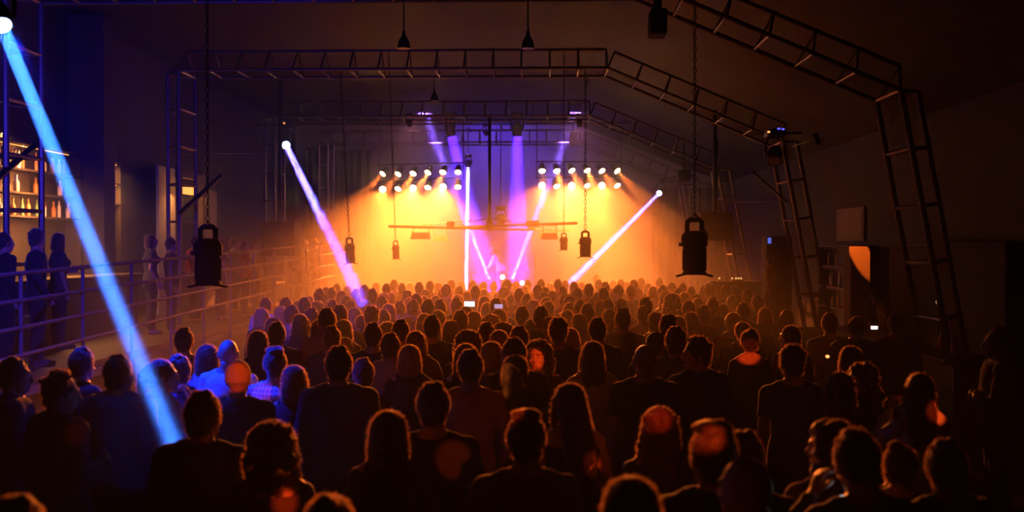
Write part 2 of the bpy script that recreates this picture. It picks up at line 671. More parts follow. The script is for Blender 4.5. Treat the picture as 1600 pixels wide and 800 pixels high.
# the big blue beam crossing the photo's left side
p0, p1 = at(3, 40, 8.0), at(270, 690, 5.8)
p2 = p0 + (p1 - p0) * 1.28
h, hb = moving_head('moving_head', p0, p2, 'moving head throwing the big blue beam, high by the left wall', M['blue_lens'], 0.8)
beam('broad bright blue beam slanting across the left side down to the floor', p0, p2, 0.052, 0.052, (0.035, 0.19, 1.0), 24.0, 0.045, h, 1.2,
     halo=(0.035, 0.14, 3500.0, 34), halo_aim=at(330, 610, 7.6))
new_light('blue_fill_light', 'SPOT', p0 + Vector((-0.1, 0.2, -0.12)), (-7.6, 15.0, 1.8), 1300.0, (0.06, 0.03, 1.0), h, spot_size=R(120), spot_blend=1.0, shadow_soft_size=0.1)  # extra blue fill added to tint the left wall and rails
mb = MB().bar((-1.5, 0, 0), (1.2, 0, 0), 0.03)
for s in (-1.4, 1.1):
    mb.bar((s, 0, 0), (s, 0, ZR - hb.z - 0.125), 0.012)
mb.bar((0, 0, -0.06), (0, 0, 0.02), 0.03)
tag(obj('lamp_pipe', mb, M['black'], None, hb + Vector((0, 0, 0.11))), 'black pipe carrying the moving head of the big blue beam', 'pipe')

# violet-blue beam from the left column
p0, p1 = at(447, 227, 25.6), at(567, 473, 16.6)
h, hb = moving_head('moving_head', p0, p1, 'moving head on the left column with an orange light, sending a slanting violet beam', M['blue_lens'], 1.1,
                    leds=[(0.02, 0.11, M['led_orange']), (-0.08, -0.1, M['dullglass'])])
beam('violet blue beam slanting from the left column into the crowd', p0, p1, 0.075, 0.055, (0.055, 0.04, 1.0), 125.0, 0.007, h, 1.0)
tag(obj('lamp_bracket', MB().bar((0, 0, 0), (-0.75, 0.0, 0.0), 0.025).bar((-0.75, 0, 0), (-0.75, 1.1, 0.0), 0.025), M['black'], None, hb + Vector((0, 0, 0.085))),
    'black bracket holding the moving head on the left column', 'bracket')

# thin upright beam left of the centre
p0, p1 = at(731.5, 262, 32.2), at(728, 452, 32.0)
h, hb = moving_head('moving_head', p0, p1, 'small moving head over the stage sending the thin upright beam down', M['blue_lens'], 0.75,
                    leds=[(0.0, 0.03, M['led_blue'])])
beam('thin upright pale blue beam beside the left lamp bank', p0, p1, 0.042, 0.042, (0.24, 0.23, 1.0), 620.0, 0.05, h, 1.0)
tag(obj('drop_pipe', MB().bar((0, 0, 0), (0, 0, 6.3 - hb.z), 0.016).bar((0, 0, 6.3 - hb.z), (0, 1.25, 6.3 - hb.z), 0.02), M['black'], None, hb + Vector((0, 0, 0.05))),
    'thin drop pipe holding the small moving head above the upright beam', 'pipe')

# beam from the right
p0, p1 = at(1030, 302, 31.0), at(897, 436, 25.0)
h, hb = moving_head('moving_head', p0, p1, 'moving head by the right column sending a violet beam toward the stage front', M['blue_lens'], 0.9)
beam('thin violet beam slanting from the right column into the crowd', p0, p1, 0.042, 0.045, (0.10, 0.085, 1.0), 95.0, 0.006, h, 1.0)
tag(obj('lamp_bracket', MB().bar((0, 0, 0), (1.0, 0, 0.12), 0.025).bar((1.0, 0, 0.12), (1.0, 2.5, 0.12), 0.025), M['black'], None, hb + Vector((0, 0, 0.07))),
    'black bracket holding the moving head by the right column', 'bracket')

# two heads throwing wide violet washes down the stage
for px, dx, lab in ((705.5, 0.75, 'moving head over the stage between left lamp bank and centre pole'), (808, 0.0, 'moving head over the stage between centre pole and right lamp bank')):
    p0 = at(px, 212, 31.6)
    p1 = p0 + Vector((dx * 1.5, 1.2, -4.9))
    h, hb = moving_head('moving_head', p0, p1, lab, M['violet_lens'], 1.25)
    beam('wide violet wash falling from the ' + lab.split('stage ')[1].replace('between ', 'head between '), p0, p1, 0.16, 0.8, (0.06, 0.01, 1.0), 800.0, 0.009, h, 13.0)
    tag(obj('drop_pipe', MB().bar((0, 0, 0), (0, 0, 6.3 - hb.z), 0.022).bar((0, 0, 6.3 - hb.z), (0, 1.8, 6.3 - hb.z), 0.022), M['black'], None, hb + Vector((0, 0, 0.07))),
        'drop pipe holding the ' + lab, 'pipe')

# beams rising from the stage floor
for px, ex, lab, pw in ((765, 735, 'left', 110.0), (800, 829, 'right', 90.0)):
    p0, p1 = at(px, 437, 32.6), at(ex, 361, 32.9)
    h, hb = moving_head('moving_head', p0, p1, f'{lab} of the two floor moving heads on stage beaming upward', M['blue_lens'], 0.8, up=False)
    beam(f'{lab} of two thin violet beams rising from the stage', p0, p1, 0.05, 0.075, (0.2, 0.08, 1.0), pw * 3, 0.03, h, 4.5)
    z = hb.z - 0.045
    c = MB().box((0, 0, (z - STZ) / 2 - (z - STZ)), (0.5, 0.4, z - STZ), None, 0.015)
    cs = thing('flight_case', f'black flight case under the {lab} floor moving head', 'case', (hb.x, hb.y, STZ))
    obj('body', MB().box((0, 0, (z - STZ) / 2), (0.5, 0.4, z - STZ), None, 0.012), M['blackrough'], cs)
    mb = MB()
    for sx in (-0.25, 0.25):
        mb.box((sx, -0.2, (z - STZ) / 2), (0.02, 0.02, z - STZ))
    for zz in (0.012, z - STZ - 0.012):
        mb.box((0, -0.203, zz), (0.5, 0.012, 0.02))
    obj('edge_trim', mb, M['chrome'], cs)
for px, py, lab in ((785, 433, 'second from left'), (816, 442, 'rightmost')):
    p0 = at(px, py, 32.0)
    mb_l = f'small white stage floor lamp, {lab} of the row by the performer'
    t = thing('floor_lamp', mb_l, 'stage light', (p0.x, p0.y, STZ))
    q = Vector((0.1, -1, 0.1)).normalized().to_track_quat('Z', 'Y').to_matrix()
    zc = p0.z - STZ
    obj('lamp_head', MB().lathe([(0.0, -0.2), (0.07, -0.19), (0.09, -0.1), (0.09, 0), (0.08, 0.0), (0.08, -0.02), (0, -0.02)], (0, 0, zc), q, 16), M['black'], t)
    obj('lens', MB().lathe([(0, 0.0), (0.078, -0.012), (0.078, -0.018), (0, -0.018)], (0, 0, zc), q, 16), M['blue_lens'], t)
    mb = MB().bar((0, 0.1, 0), (0, 0.1, zc), 0.02)
    mb.lathe([(0.16, 0), (0.16, 0.02), (0.03, 0.04), (0, 0.04)], (0, 0.1, 0))
    obj('stand', mb, M['black'], t)

# warm white lamp in the middle with a soft pinkish shaft
p0 = at(782, 352, 31.4)
h, hb = moving_head('moving_head', p0, p0 + Vector((-0.05, -0.3, -1.2)), 'warm white lamp glowing above the performer, behind the hanging cross bar', M['white_lens'], 1.05)
beam('soft rosy shaft of light falling on the performer', p0, p0 + Vector((-0.05, -0.2, -1.3)), 0.1, 0.14, (1.0, 0.35, 0.25), 14.0, 0.08, h, half=6)
tag(obj('drop_pipe', MB().bar((0, 0, 0), (0, 0, 6.3 - hb.z), 0.016).bar((0, 0, 6.3 - hb.z), (0, 2.0, 6.3 - hb.z), 0.02), M['black'], None, hb + Vector((0, 0, 0.06))),
    'drop pipe holding the warm white lamp above the performer', 'pipe')

# blue wash lamp upstage, lighting the wall over the stage
for px, py, aim, pw, sz in ((760, 209, (1.0, 36.9, 5.9), 160.0, 120),):
    p0 = at(px, py, 34.2)
    h, hb = moving_head('wash_light', p0, (-1.6, 36.9, 5.4), 'small wash lamp on the truss above the stage washing the wall violet', M['violet_lens'], 0.7)
    new_light('wash_lamp', 'SPOT', p0 + Vector((0, 0.1, 0)), (-1.6, 36.9, 5.4), 800.0, (0.12, 0.05, 1.0), h, spot_size=R(118), spot_blend=0.7, shadow_soft_size=0.1)
    tag(obj('drop_pipe', MB().bar((0, 0, 0), (0, 0, 6.45 - hb.z), 0.02), M['black'], None, hb + Vector((0, 0, 0.04))),
        'short drop pipe holding the violet wash lamp', 'pipe')

# two added wash lamps that give the stage haze a rosy ambient tone
for px, lab in ((640, 'left'), (905, 'right')):
    p0 = at(px, 196, 27.4)
    h, hb = moving_head('wash_light', p0, p0 + Vector((0, 6, -5)), f'{lab} of two dark wash lamps on the third truss facing the stage', M['dullglass'], 0.6)
    new_light('wash_lamp', 'SPOT', p0 + Vector((0, 0.05, -0.05)), p0 + Vector((0, 6, -3.2)), STAGE_FILL_POWER, (1.0, 0.30, 0.50), h, spot_size=R(140), spot_blend=0.9, shadow_soft_size=0.1)
    tag(obj('drop_pipe', MB().bar((0, 0, 0), (0, 0, 6.0 - hb.z), 0.016), M['black'], None, hb + Vector((0, 0, 0.03))), f'short drop pipe holding the {lab} dark wash lamp', 'pipe')

# dark moving head at the right column with two blue indicators
p0 = at(1210, 252, 19.0)
h, hb = moving_head('moving_head', p0, p0 + Vector((-0.3, -1.0, -0.9)), 'unlit moving head with two blue indicator lights on the right column', M['dullglass'], 1.15,
                    leds=[(0.03, 0.07, M['led_blue']), (0.11, 0.06, M['led_blue']), (-0.16, 0.01, M['led_orange'])])
tag(obj('lamp_bracket', MB().bar((0, 0, 0), (0.0, 0.75, 0.0), 0.025).bar((-0.2, 0.75, 0), (0.7, 0.75, 0.0), 0.025), M['black'], None, hb + Vector((0, 0, 0.09))),
    'black bracket holding the unlit moving head on the right column', 'bracket')

# ================================================================== CHAIN HOISTS
def chain_links(mb, top, bottom, r, s):
    top, bottom = Vector(top), Vector(bottom)
    L_ = (top - bottom).length
    pitch = s * 0.062
    n = int(L_ / pitch)
    for i in range(n):
        c = bottom.lerp(top, (i + 0.5) / n)
        a = R(90) if i % 2 else 0
        u = Vector((math.cos(a), math.sin(a), 0))
        k = 6
        pts = []
        hw, hl = s * 0.018, s * 0.04
        for j in range(k + 1):
            t = 2 * math.pi * j / k + 0.26
            pts.append(c + u * (hw * math.cos(t)) + Vector((0, 0, hl * math.sin(t))))
        mb.tube(pts, [r] * (k + 1), 4, caps=False)


def hoist(px, pt, pb, Y, label, s, ztop, tilt=0.0, dome=True, sling=False):
    """hanging chain hoist; pt, pb pixel rows of handle top and base"""
    a, b = at(px, pt, Y), at(px, pb, Y)
    Hh = a.z - b.z
    t = thing('chain_hoist', label, 'hoist', b, 0, 'chain hoists hanging over the dance floor')
    t.rotation_euler = (0, R(tilt), 0)
    w_ = 0.17 * Hh if not dome else 0.2 * Hh
    zb, zs = 0.07 * Hh, 0.78 * Hh
    # motor body: slimmer below, a wider shoulder above with a rounded top
    obj('motor_body', MB().lathe([(0, zb), (w_ * 0.93, zb), (w_ * 0.97, zb + 0.03 * Hh), (w_ * 0.97, 0.5 * Hh), (w_ * 1.12, 0.53 * Hh), (w_ * 1.14, 0.66 * Hh),
                                  (w_ * 1.08, 0.71 * Hh), (w_ * 0.78, zs), (0, zs + 0.008)], n=20), M['blackrough'], t)
    rb = MB()
    for k in range(14):
        an = 2 * math.pi * k / 14
        rb.box((w_ * 0.98 * math.cos(an), w_ * 0.98 * math.sin(an), 0.29 * Hh), (0.022 * Hh, 0.012 * Hh, 0.36 * Hh), Matrix.Rotation(an, 3, 'Z'))
    obj('cooling_fins', rb, M['blackrough'], t)
    # base flange with feet sticking out
    mb = MB().lathe([(0, 0.03 * Hh), (w_ * 1.05, 0.03 * Hh), (w_ * 1.05, zb), (0, zb)], n=20)
    obj('base_ring', mb, M['black'], t)
    for k in (-1, 1):
        obj('foot', MB().tube([(k * w_ * 0.7, 0, 0.045 * Hh), (k * w_ * 1.55, 0, 0.005 * Hh)], [(0.02 * Hh, w_ * 0.45)] * 2, 8, ref=(0, 0, 1)), M['black'], t)
    obj('control_socket', MB().tube([(-w_ * 1.05, 0, 0.55 * Hh), (-w_ * 1.35, 0, 0.55 * Hh)], [0.03 * Hh] * 2, 10), M['black'], t)
    # handle: a sturdy square loop
    hw = w_ * 0.62
    mb = MB().tube([(-hw, 0, zs - 0.05 * Hh), (-hw, 0, 0.93 * Hh), (-hw * 0.6, 0, 0.975 * Hh), (hw * 0.6, 0, 0.975 * Hh), (hw, 0, 0.93 * Hh), (hw, 0, zs - 0.05 * Hh)],
                   [(0.03 * Hh, 0.045 * Hh)] * 6, 8, ref=(0, 1, 0))
    obj('handle', mb, M['black'], t)
    # hook on the chain
    mb = MB().torus((0, 0, 0.99 * Hh), 0.05 * Hh, 0.014 * Hh, Matrix.Rotation(R(90), 3, 'X'), 16, 6, 0.8, R(-230))
    mb.bar((0, 0, 1.03 * Hh), (0, 0, 1.08 * Hh), 0.022 * Hh)
    hk = obj('hook', mb, M['chain'], t)
    ch = MB()
    chain_links(ch, (0, 0, ztop - b.z), (0, 0, 1.08 * Hh), 0.0055 * s, s)
    co = obj('chain', ch, M['chain'], t)
    if sling:
        obj('sling', MB().tube([(0.005, 0.01, 1.10 * Hh), (w_ * 0.6, 0.01, 0.92 * Hh), (w_ * 1.16, 0.0, 0.69 * Hh)], [0.008] * 3, 6), M['chain'], t)
    return t


hoist(1085, 341, 432, 11.0, 'big black chain hoist hanging at the right in front of the box speaker', 0.95, 6.6, sling=True)
hoist(325, 352, 449, 9.8, 'big blurred black chain hoist hanging before the railing at the left', 0.85, 6.9)
hoist(548, 371, 413, 20.3, 'chain hoist hanging left of the left lamp bank, tilted slightly', 1.35, 6.1, tilt=-3, dome=False)
hoist(914.5, 361, 403, 20.3, 'chain hoist hanging in front of the right lamp bank', 1.35, 6.1)
hoist(619, 376, 406, 22.6, 'small chain hoist hanging before the left end of the cross bar', 1.2, 6.98, dome=False, tilt=-2)
hoist(881, 364, 392, 22.6, 'small chain hoist hanging between the paired floodlights and the right lamp bank', 1.2, 6.98)

# ================================================================== HANGING CROSS BAR WITH FLOODLIGHTS
RY = 26.9
c = at(765, 357.5, RY)
t = thing('cross_rig', 'hanging cross of two thin bars on a centre pole, carrying floodlights before the stage', 'light rig', c)
o = c
e1a, e1b = at(608, 352, 23.6) - o, at(890, 358.5, 30.3) - o
e2a, e2b = at(664, 361.3, 30.0) - o, at(901, 351, 23.4) - o
for e in (e1a, e1b, e2a, e2b):
    e.z = 0.0
obj('cross_bar', MB().bar(e1a, e1b, 0.035), M['black'], t)
obj('cross_bar', MB().bar(e2a + Vector((0, 0, 0.07)), e2b + Vector((0, 0, 0.07)), 0.035), M['black'], t)
obj('centre_pole', MB().bar((0, 0, 0), (0, 0, 6.0 - o.z), 0.042).lathe([(0.09, -0.05), (0.1, 0.0), (0.1, 0.1), (0.055, 0.3), (0.05, 0.34)], n=14), M['black'], t)
mb = MB()
for e in (e1a, e1b, e2a, e2b):
    a = e * 0.70
    mb.tube([(0, 0, 0.28), (a.x * 0.5, a.y * 0.5, 0.155), (a.x, a.y, 0.05)], [0.012] * 3, 6)
obj('stay_wires', mb, M['black'], t)
for e, f in ((e1a, 0.42), (e2b, 0.50), (e2b, 0.56), (e1b, 0.5)):
    p = e * f
    obj('junction_box', MB().box((p.x, p.y, 0.09), (0.2, 0.16, 0.16), None, 0.02), M['black'], t)


def floodlight(px, py_, Y, wpx, label, z_bar):
    b = at(px, py_, Y)
    wd = wpx / FPX * Y
    t = thing('floodlight', label, 'floodlight', b, 0, 'floodlights under the cross bar')
    hh = 0.15
    # trough-shaped housing, wider at the mouth
    mb = MB()
    w0, w1, d0, d1 = wd * 0.42, wd * 0.5, 0.12, 0.17
    mb.v = [Vector(v) for v in ((-w1, -d1, 0), (w1, -d1, 0), (w1, d1, 0), (-w1, d1, 0), (-w0, -d0, hh), (w0, -d0, hh), (w0, d0, hh), (-w0, d0, hh))]
    mb.f = [(0, 1, 5, 4), (1, 2, 6, 5), (2, 3, 7, 6), (3, 0, 4, 7), (4, 5, 6, 7), (3, 2, 1, 0)]
    obj('housing', mb, M['black'], t)
    fn = MB()
    for k in range(9):
        fn.box((-w0 + w0 * 2 * k / 8, 0, hh + 0.012), (0.014, d0 * 1.6, 0.03))
    obj('cooling_fins', fn, M['black'], t)
    obj('glass', MB().box((0, 0, -0.004), (wd * 0.92, d1 * 1.8, 0.008)), M['dullglass'], t)
    zt = z_bar - b.z - 0.036
    mb = MB().tube([(-w0 * 0.95, 0, hh * 0.6), (-w0 * 0.95, 0, zt), (w0 * 0.95, 0, zt), (w0 * 0.95, 0, hh * 0.6)], [0.011] * 4, 6)
    obj('yoke', mb, M['black'], t)
    obj('clamp', MB().box((0, 0, zt + 0.012), (0.06, 0.09, 0.05), None, 0.008), M['black'], t)


def on_bar(px, e, dz):
    """depth at which the bar shows at picture column px"""
    best = min((abs(to_px(o + e * f)[0] - px), f) for f in [k / 200 for k in range(201)])
    q_ = o + e * best[1]
    return q_.y, q_.z + dz


Yf, zf = on_bar(657.5, e1a, 0)
floodlight(657.5, 373.5, Yf, 31, 'dark trough floodlight under the left arm of the cross bar, nearer one', zf)
Yf, zf = on_bar(688.5, e2a, 0.07)
floodlight(688.5, 377, Yf, 24, 'paler trough floodlight behind the dark one under the left arm', zf)
Yf, zf = on_bar(859, e2b, 0.07)
floodlight(859, 374, Yf, 26, 'trough floodlight in front of the overlapping pair under the right arm', zf)
Yf, zf = on_bar(853.5, e1b, 0)
floodlight(853.5, 373, Yf, 24, 'trough floodlight behind in the overlapping pair under the right arm', zf)

# ================================================================== SPEAKERS
def speaker(px0, px1, py0, py1, Y, label, pole_top=None, depth=0.6, slot=False):
    a, b = at(px0, py1, Y), at(px1, py0, Y)
    w_, h_ = b.x - a.x, b.z - a.z
    t = thing('loudspeaker', label, 'loudspeaker', ((a.x + b.x) / 2, Y + depth / 2, a.z))
    obj('cabinet', MB().box((0, 0, h_ / 2), (w_, depth, h_), None, 0.02), M['blackrough'], t)
    if slot:
        obj('grille', MB().box((0, -depth / 2 - 0.006, h_ * 0.28), (w_ * 0.9, 0.02, h_ * 0.46), None, 0.006), M['grille'], t)
        obj('grille', MB().box((0, -depth / 2 - 0.006, h_ * 0.77), (w_ * 0.9, 0.02, h_ * 0.36), None, 0.006), M['grille'], t)
        obj('trim_strip', MB().box((0, -depth / 2 - 0.006, h_ * 0.55), (w_ * 0.9, 0.018, h_ * 0.04)), M['steel'], t)
    else:
        obj('grille', MB().box((0, -depth / 2 - 0.006, h_ / 2), (w_ * 0.9, 0.02, h_ * 0.9), None, 0.006), M['grille'], t)
    if pole_top:
        obj('hanging_pole', MB().bar((0, 0, h_ - 0.02), (0, 0, pole_top - a.z), 0.05 if depth > 0.3 else 0.02), M['black'], t)
    return t


speaker(407, 460, 347, 400, 24.6, 'square black loudspeaker hanging on a pole before the left column', 6.75, slot=False)
speaker(1095, 1145, 331, 376, 24.2, 'grey-black two-part loudspeaker hanging behind the big chain hoist', 5.82, slot=True)
speaker(890, 902, 206, 227, 30.0, 'small black box speaker hanging above the right lamp bank', 6.3, 0.25)
speaker(1060, 1079, 265, 283, 27.6, 'small black box speaker hanging under the sloped truss', 5.5, 0.3)
speaker(1017, 1043, 12, 52, 12.2, 'dark box speaker hung high under the roof near the camera', 6.9, 0.35)

# orange-lit pipe beside the right speaker pole
a, b = at(1119.5, 216, 26.2), at(1119, 330, 26.2)
tag(obj('drop_pipe', MB().bar((0, 0, 0), (0, 0, a.z - b.z), 0.045).bar((0, 0, a.z - b.z), (0, 0.6, a.z - b.z), 0.03), M['steel'], None, b), 'upright steel pipe over the right loudspeaker, catching orange light', 'pipe')

# ceiling pendants
for px, py, Y, wpx, lab in ((631, 76, 17.2, 20, 'dome pendant lamp under the roof, above the left lamp bank'), (825, 76, 17.2, 20, 'dome pendant lamp under the roof, above centre'),
                            (679, 158, 25.2, 13, 'small dome pendant lamp between the second and third trusses')):
    p = at(px, py, Y)
    r_ = wpx / FPX * Y / 2
    t = thing('pendant_lamp', lab, 'pendant lamp', p, 0, 'dome pendant lamps under the roof')
    obj('shade', MB().lathe([(r_, 0.0), (r_ * 0.98, 0.05), (r_ * 0.8, 0.14), (r_ * 0.45, 0.2), (r_ * 0.3, 0.22), (r_ * 0.28, 0.3), (0, 0.3)], n=20), M['black'], t)
    obj('diffuser', MB().lathe([(0, 0.0), (r_ * 0.95, 0.004), (r_ * 0.95, 0.015), (0, 0.015)], n=20), M['dullglass'], t)
    obj('hanging_rod', MB().bar((0, 0, 0.28), (0, 0, 6.74 - p.z), 0.012), M['black'], t)

# ================================================================== LEFT RAILING
def railing():
    Xr = -6.0
    ys = [8.2 + 1.55 * k for k in range(15)]
    t = thing('railing', 'long steel railing of four bars along the left platform edge', 'railing', (Xr, ys[0], 0))
    zs = [1.34, 1.66, 1.975, 2.29]

    def zz(z, y):
        return z + 0.0244 * (y - 15.4) + (2.29 - z) * 0.0
    for z in zs:
        obj('rail', MB().bar((0, 0, zz(z, ys[0])), (0, ys[-1] - ys[0], zz(z, ys[-1])), 0.026), M['rail'], t)
    for y in ys:
        obj('post', MB().bar((0, y - ys[0], PZ - 0.35), (0, y - ys[0], zz(2.29, y)), 0.024), M['rail'], t)
    return t


railing()
tag(obj('kick_board', MB().box((0, 0, 0), (0.03, 25.0, 0.1)), M['rail'], None, (-6.03, 17.0, 0.80)), 'long metal edge strip along the side platform under the railing', 'edge strip')

# ================================================================== LEFT BAR SHELVES WITH LIT BOTTLES
def bottle_parts(kind):
    if kind == 0:
        return [(0, 0), (0.037, 0.0), (0.038, 0.17), (0.03, 0.205), (0.015, 0.235), (0.014, 0.30), (0.017, 0.302), (0.017, 0.315), (0, 0.315)]
    if kind == 1:
        return [(0, 0), (0.045, 0.0), (0.048, 0.10), (0.045, 0.17), (0.018, 0.20), (0.016, 0.26), (0.02, 0.262), (0.02, 0.285), (0, 0.285)]
    return [(0, 0), (0.033, 0.0), (0.033, 0.2), (0.014, 0.26), (0.013, 0.31), (0.016, 0.312), (0.016, 0.33), (0, 0.33)]


BOT = {}
for k in range(3):
    for mn in ('amber_glass', 'clear_glass', 'green_glass'):
        me = MB().lathe(bottle_parts(k), n=12).mesh('bottle')
        me.materials.append(M[mn])
        BOT[k, mn] = me
CAPM = MB().lathe([(0, -0.012), (0.019, -0.012), (0.019, 0.012), (0, 0.012)], n=10).mesh('cap')
CAPM.materials.append(M['black'])


def bottle(p, label, group, k, mn, s=1.0):
    o = obj('bottle', BOT[k, mn], None, None, p)
    o.scale = (s, s, s)
    tag(o, label, 'bottle', group)
    c = obj('cap', CAPM, None, o, (0, 0, (0.31, 0.285, 0.325)[k]))
    return o


NTH = ['first', 'second', 'third', 'fourth', 'fifth', 'sixth', 'seventh', 'eighth', 'ninth', 'tenth', 'eleventh', 'twelfth', 'thirteenth',
       'fourteenth', 'fifteenth', 'sixteenth', 'seventeenth', 'eighteenth']


def shelf_unit(X, ya, yb, z0, boards, label, facing, bottles, names, group, lamp):
    """an open shelf unit along a side wall; boards are heights above z0"""
    dpt = 0.32
    t = thing('bar_shelf', label, 'shelf', (X, (ya + yb) / 2, z0))
    L_ = yb - ya
    htop = boards[-1] + 0.45
    obj('back_panel', MB().box((-facing * (dpt / 2 - 0.01), 0, htop / 2), (0.02, L_, htop)), M['wood'], t)
    for s in (-1, 1):
        obj('side_panel', MB().box((0, s * (L_ / 2 - 0.02), htop / 2), (dpt, 0.04, htop)), M['wood'], t)
    for b in boards + [htop]:
        obj('shelf_board', MB().box((0, 0, b), (dpt, L_ - 0.08, 0.035)), M['wood'], t)
    for bi, b in enumerate(boards):
        n = bottles[bi]
        if not n:
            continue
        for i in range(n):
            y = ya + 0.25 + (L_ - 0.5) * (i + 0.5 + random.uniform(-0.25, 0.25)) / n
            k, mn = random.choice([0, 1, 2]), random.choice(['amber_glass', 'clear_glass', 'clear_glass', 'amber_glass', 'green_glass'])
            bottle((X + random.uniform(-0.05, 0.08) * facing, y, z0 + b + 0.0175), f'lit bottle, {NTH[i]} along the {names[bi]}', group, k, mn)
        if lamp:
            st = obj('strip_light', MB().box((facing * 0.1, 0, b + 0.40), (0.03, L_ * 0.8, 0.012)), M['strip'] if lamp > 1 else M['wood'], t)
            new_light('strip_lamp', 'AREA', (X + facing * 0.13, (ya + yb) / 2, z0 + b + 0.39), (X - facing * 0.05, (ya + yb) / 2, z0 + b + 0.1), lamp, (1.0, 0.36, 0.09), t,
                      shape='RECTANGLE', size=0.05, size_y=L_ * 0.8)
    return t


GB = 'lit bottles on the left bar'
shelf_unit(-8.95, 14.7, 18.8, PZ, [2.06, 2.46, 2.86], 'long lit bar shelf with bottles at far left, crossed by the blue beam', 1, [16, 5, 18],
           ['bottom board of the left bar shelf', 'middle board of the left bar shelf', 'top board of the left bar shelf'], GB, 110.0)
shelf_unit(-8.95, 19.5, 20.6, PZ, [2.42, 2.84], 'narrow lit bar shelf with bottles just right of the big blue beam', 1, [5, 6],
           ['lower board of the narrow shelf', 'upper board of the narrow shelf'], GB, 60.0)
# pillar between the two shelves and bar counter
tag(struct('trim_5', MB().box((-8.75, 19.15, 3.5), (0.7, 0.5, 6.9)), M['wall']), 'dark pillar between the two lit bar shelves', 'pillar')
ct = thing('bar_counter', 'dark bar counter on the side platform before the lit shelves', 'counter', (-7.9, 16.4, PZ))
obj('body', MB().box((0, 0, 0.5), (0.45, 4.6, 1.0)), M['wood'], ct)
obj('top', MB().box((0.03, 0, 1.02), (0.62, 4.8, 0.05), None, 0.012), M['wood'], ct)

# lit kiosk farther along the left wall
kY = 23.2
k = thing('kiosk', 'small serving kiosk with a glowing amber light box on the left wall', 'kiosk', (-8.55, kY, PZ))
obj('frame', MB().box((0.3, -0.75, 1.7), (0.12, 0.12, 3.4)).box((0.3, 0.75, 1.7), (0.12, 0.12, 3.4)).box((0.3, 0, 3.2), (0.14, 1.62, 0.14)), M['rail'], k)
obj('back_panel', MB().box((-0.2, 0, 1.7), (0.06, 1.5, 3.4)), M['pale'], k)
obj('counter', MB().box((0.25, 0, 1.0), (0.6, 1.5, 0.06)), M['wood'], k)
lb = obj('light_box', MB().box((0.2, 0, 2.9), (0.16, 0.95, 0.24), None, 0.03), M['strip'], k)
new_light('kiosk_lamp', 'AREA', (-8.2, kY, PZ + 2.75), (-8.4, kY, PZ), 14.0, (1.0, 0.34, 0.08), k, shape='RECTANGLE', size=0.1, size_y=0.9)
tag(obj('door_panel', MB().box((0, 0, 1.5), (0.08, 0.9, 3.0), None, 0.01).box((0.05, 0.28, 1.5), (0.03, 0.05, 0.3)), M['pale'], None, (-8.6, 25.6, PZ)), 'pale upright panel beside the kiosk on the left wall', 'panel')

# diagonal braces
for a, b, lab in ((at(281, 333, 19.4), at(346, 274, 20.6), 'dark diagonal brace crossing before the kiosk'), (at(-20, 292, 12.6), at(58, 224, 14.2), 'dark diagonal brace before the far-left bottle shelf'),
                  (at(1176, 268, 20.0), at(1228, 315, 20.2), 'dark diagonal brace leaning to the right column')):
    tag(obj('brace', MB().bar((0, 0, 0), b - a, 0.045 if 'right' not in lab else 0.025), M['black'], None, a), lab, 'brace')
tag(obj('tie_cable', MB().bar((0, 0, 0), at(1240, 315, 20.1) - at(1122, 315, 24.2), 0.012), M['black'], None, at(1122, 315, 24.2)), 'thin level cable between the right loudspeaker pole and column', 'cable')
tag(obj('tie_cable', MB().bar((0, 0, 0), at(428, 240, 26.6) - at(268, 240, 20.0), 0.012), M['black'], None, at(268, 240, 20.0)), 'thin level cable between two left columns', 'cable')

# ================================================================== STAGE GEAR
def table(x0, x1, Y, label, z=0.82):
    t = thing('gear_table', label, 'table', ((x0 + x1) / 2, Y, STZ))
    w_ = x1 - x0
    obj('table_top', MB().box((0, 0, z - 0.025), (w_, 0.7, 0.05), None, 0.008), M['blackrough'], t)
    for sx in (-1, 1):
        for sy in (-1, 1):
            obj('leg', MB().bar((sx * (w_ / 2 - 0.06), sy * 0.28, 0), (sx * (w_ / 2 - 0.06), sy * 0.28, z - 0.05), 0.022), M['steel'], t)
    return t


a, b = at(733, 428, 33.4), at(763, 428, 33.4)
table(a.x, b.x, 33.4, 'gear table on stage left of the performer', a.z - STZ + 0.0)
zt = a.z
a2, b2 = at(790, 421, 33.6), at(826, 421, 33.6)
table(a2.x, b2.x, 33.6, 'gear table on stage right of the performer', a2.z - STZ)


def deck(x, y, z, w_, label, tilt):
    t = thing('sound_deck', label, 'sound equipment', (x, y, z))
    rot = Matrix.Rotation(R(tilt), 3, 'X')
    h_ = 0.05 + 0.15 * abs(math.sin(R(tilt)))
    obj('case', MB().box((0, 0, 0.10), (w_, 0.34, 0.06), rot, 0.01), M['blackrough'], t)
    obj('foot_block', MB().box((0, 0, 0.035), (w_ * 0.8, 0.2, 0.07)), M['black'], t)
    obj('top_plate', MB().box(rot @ Vector((0, 0, 0.034)) + Vector((0, 0, 0.10)), (w_ * 0.94, 0.3, 0.008), rot), M['chrome'], t)
    for k in range(5):
        p = rot @ Vector((w_ * (-0.36 + 0.18 * k), -0.06 + 0.1 * (k % 2), 0.05)) + Vector((0, 0, 0.10))
        obj('knob', MB().lathe([(0.018, -0.012), (0.015, 0.014), (0, 0.014)], p, rot, 10), M['black'], t)


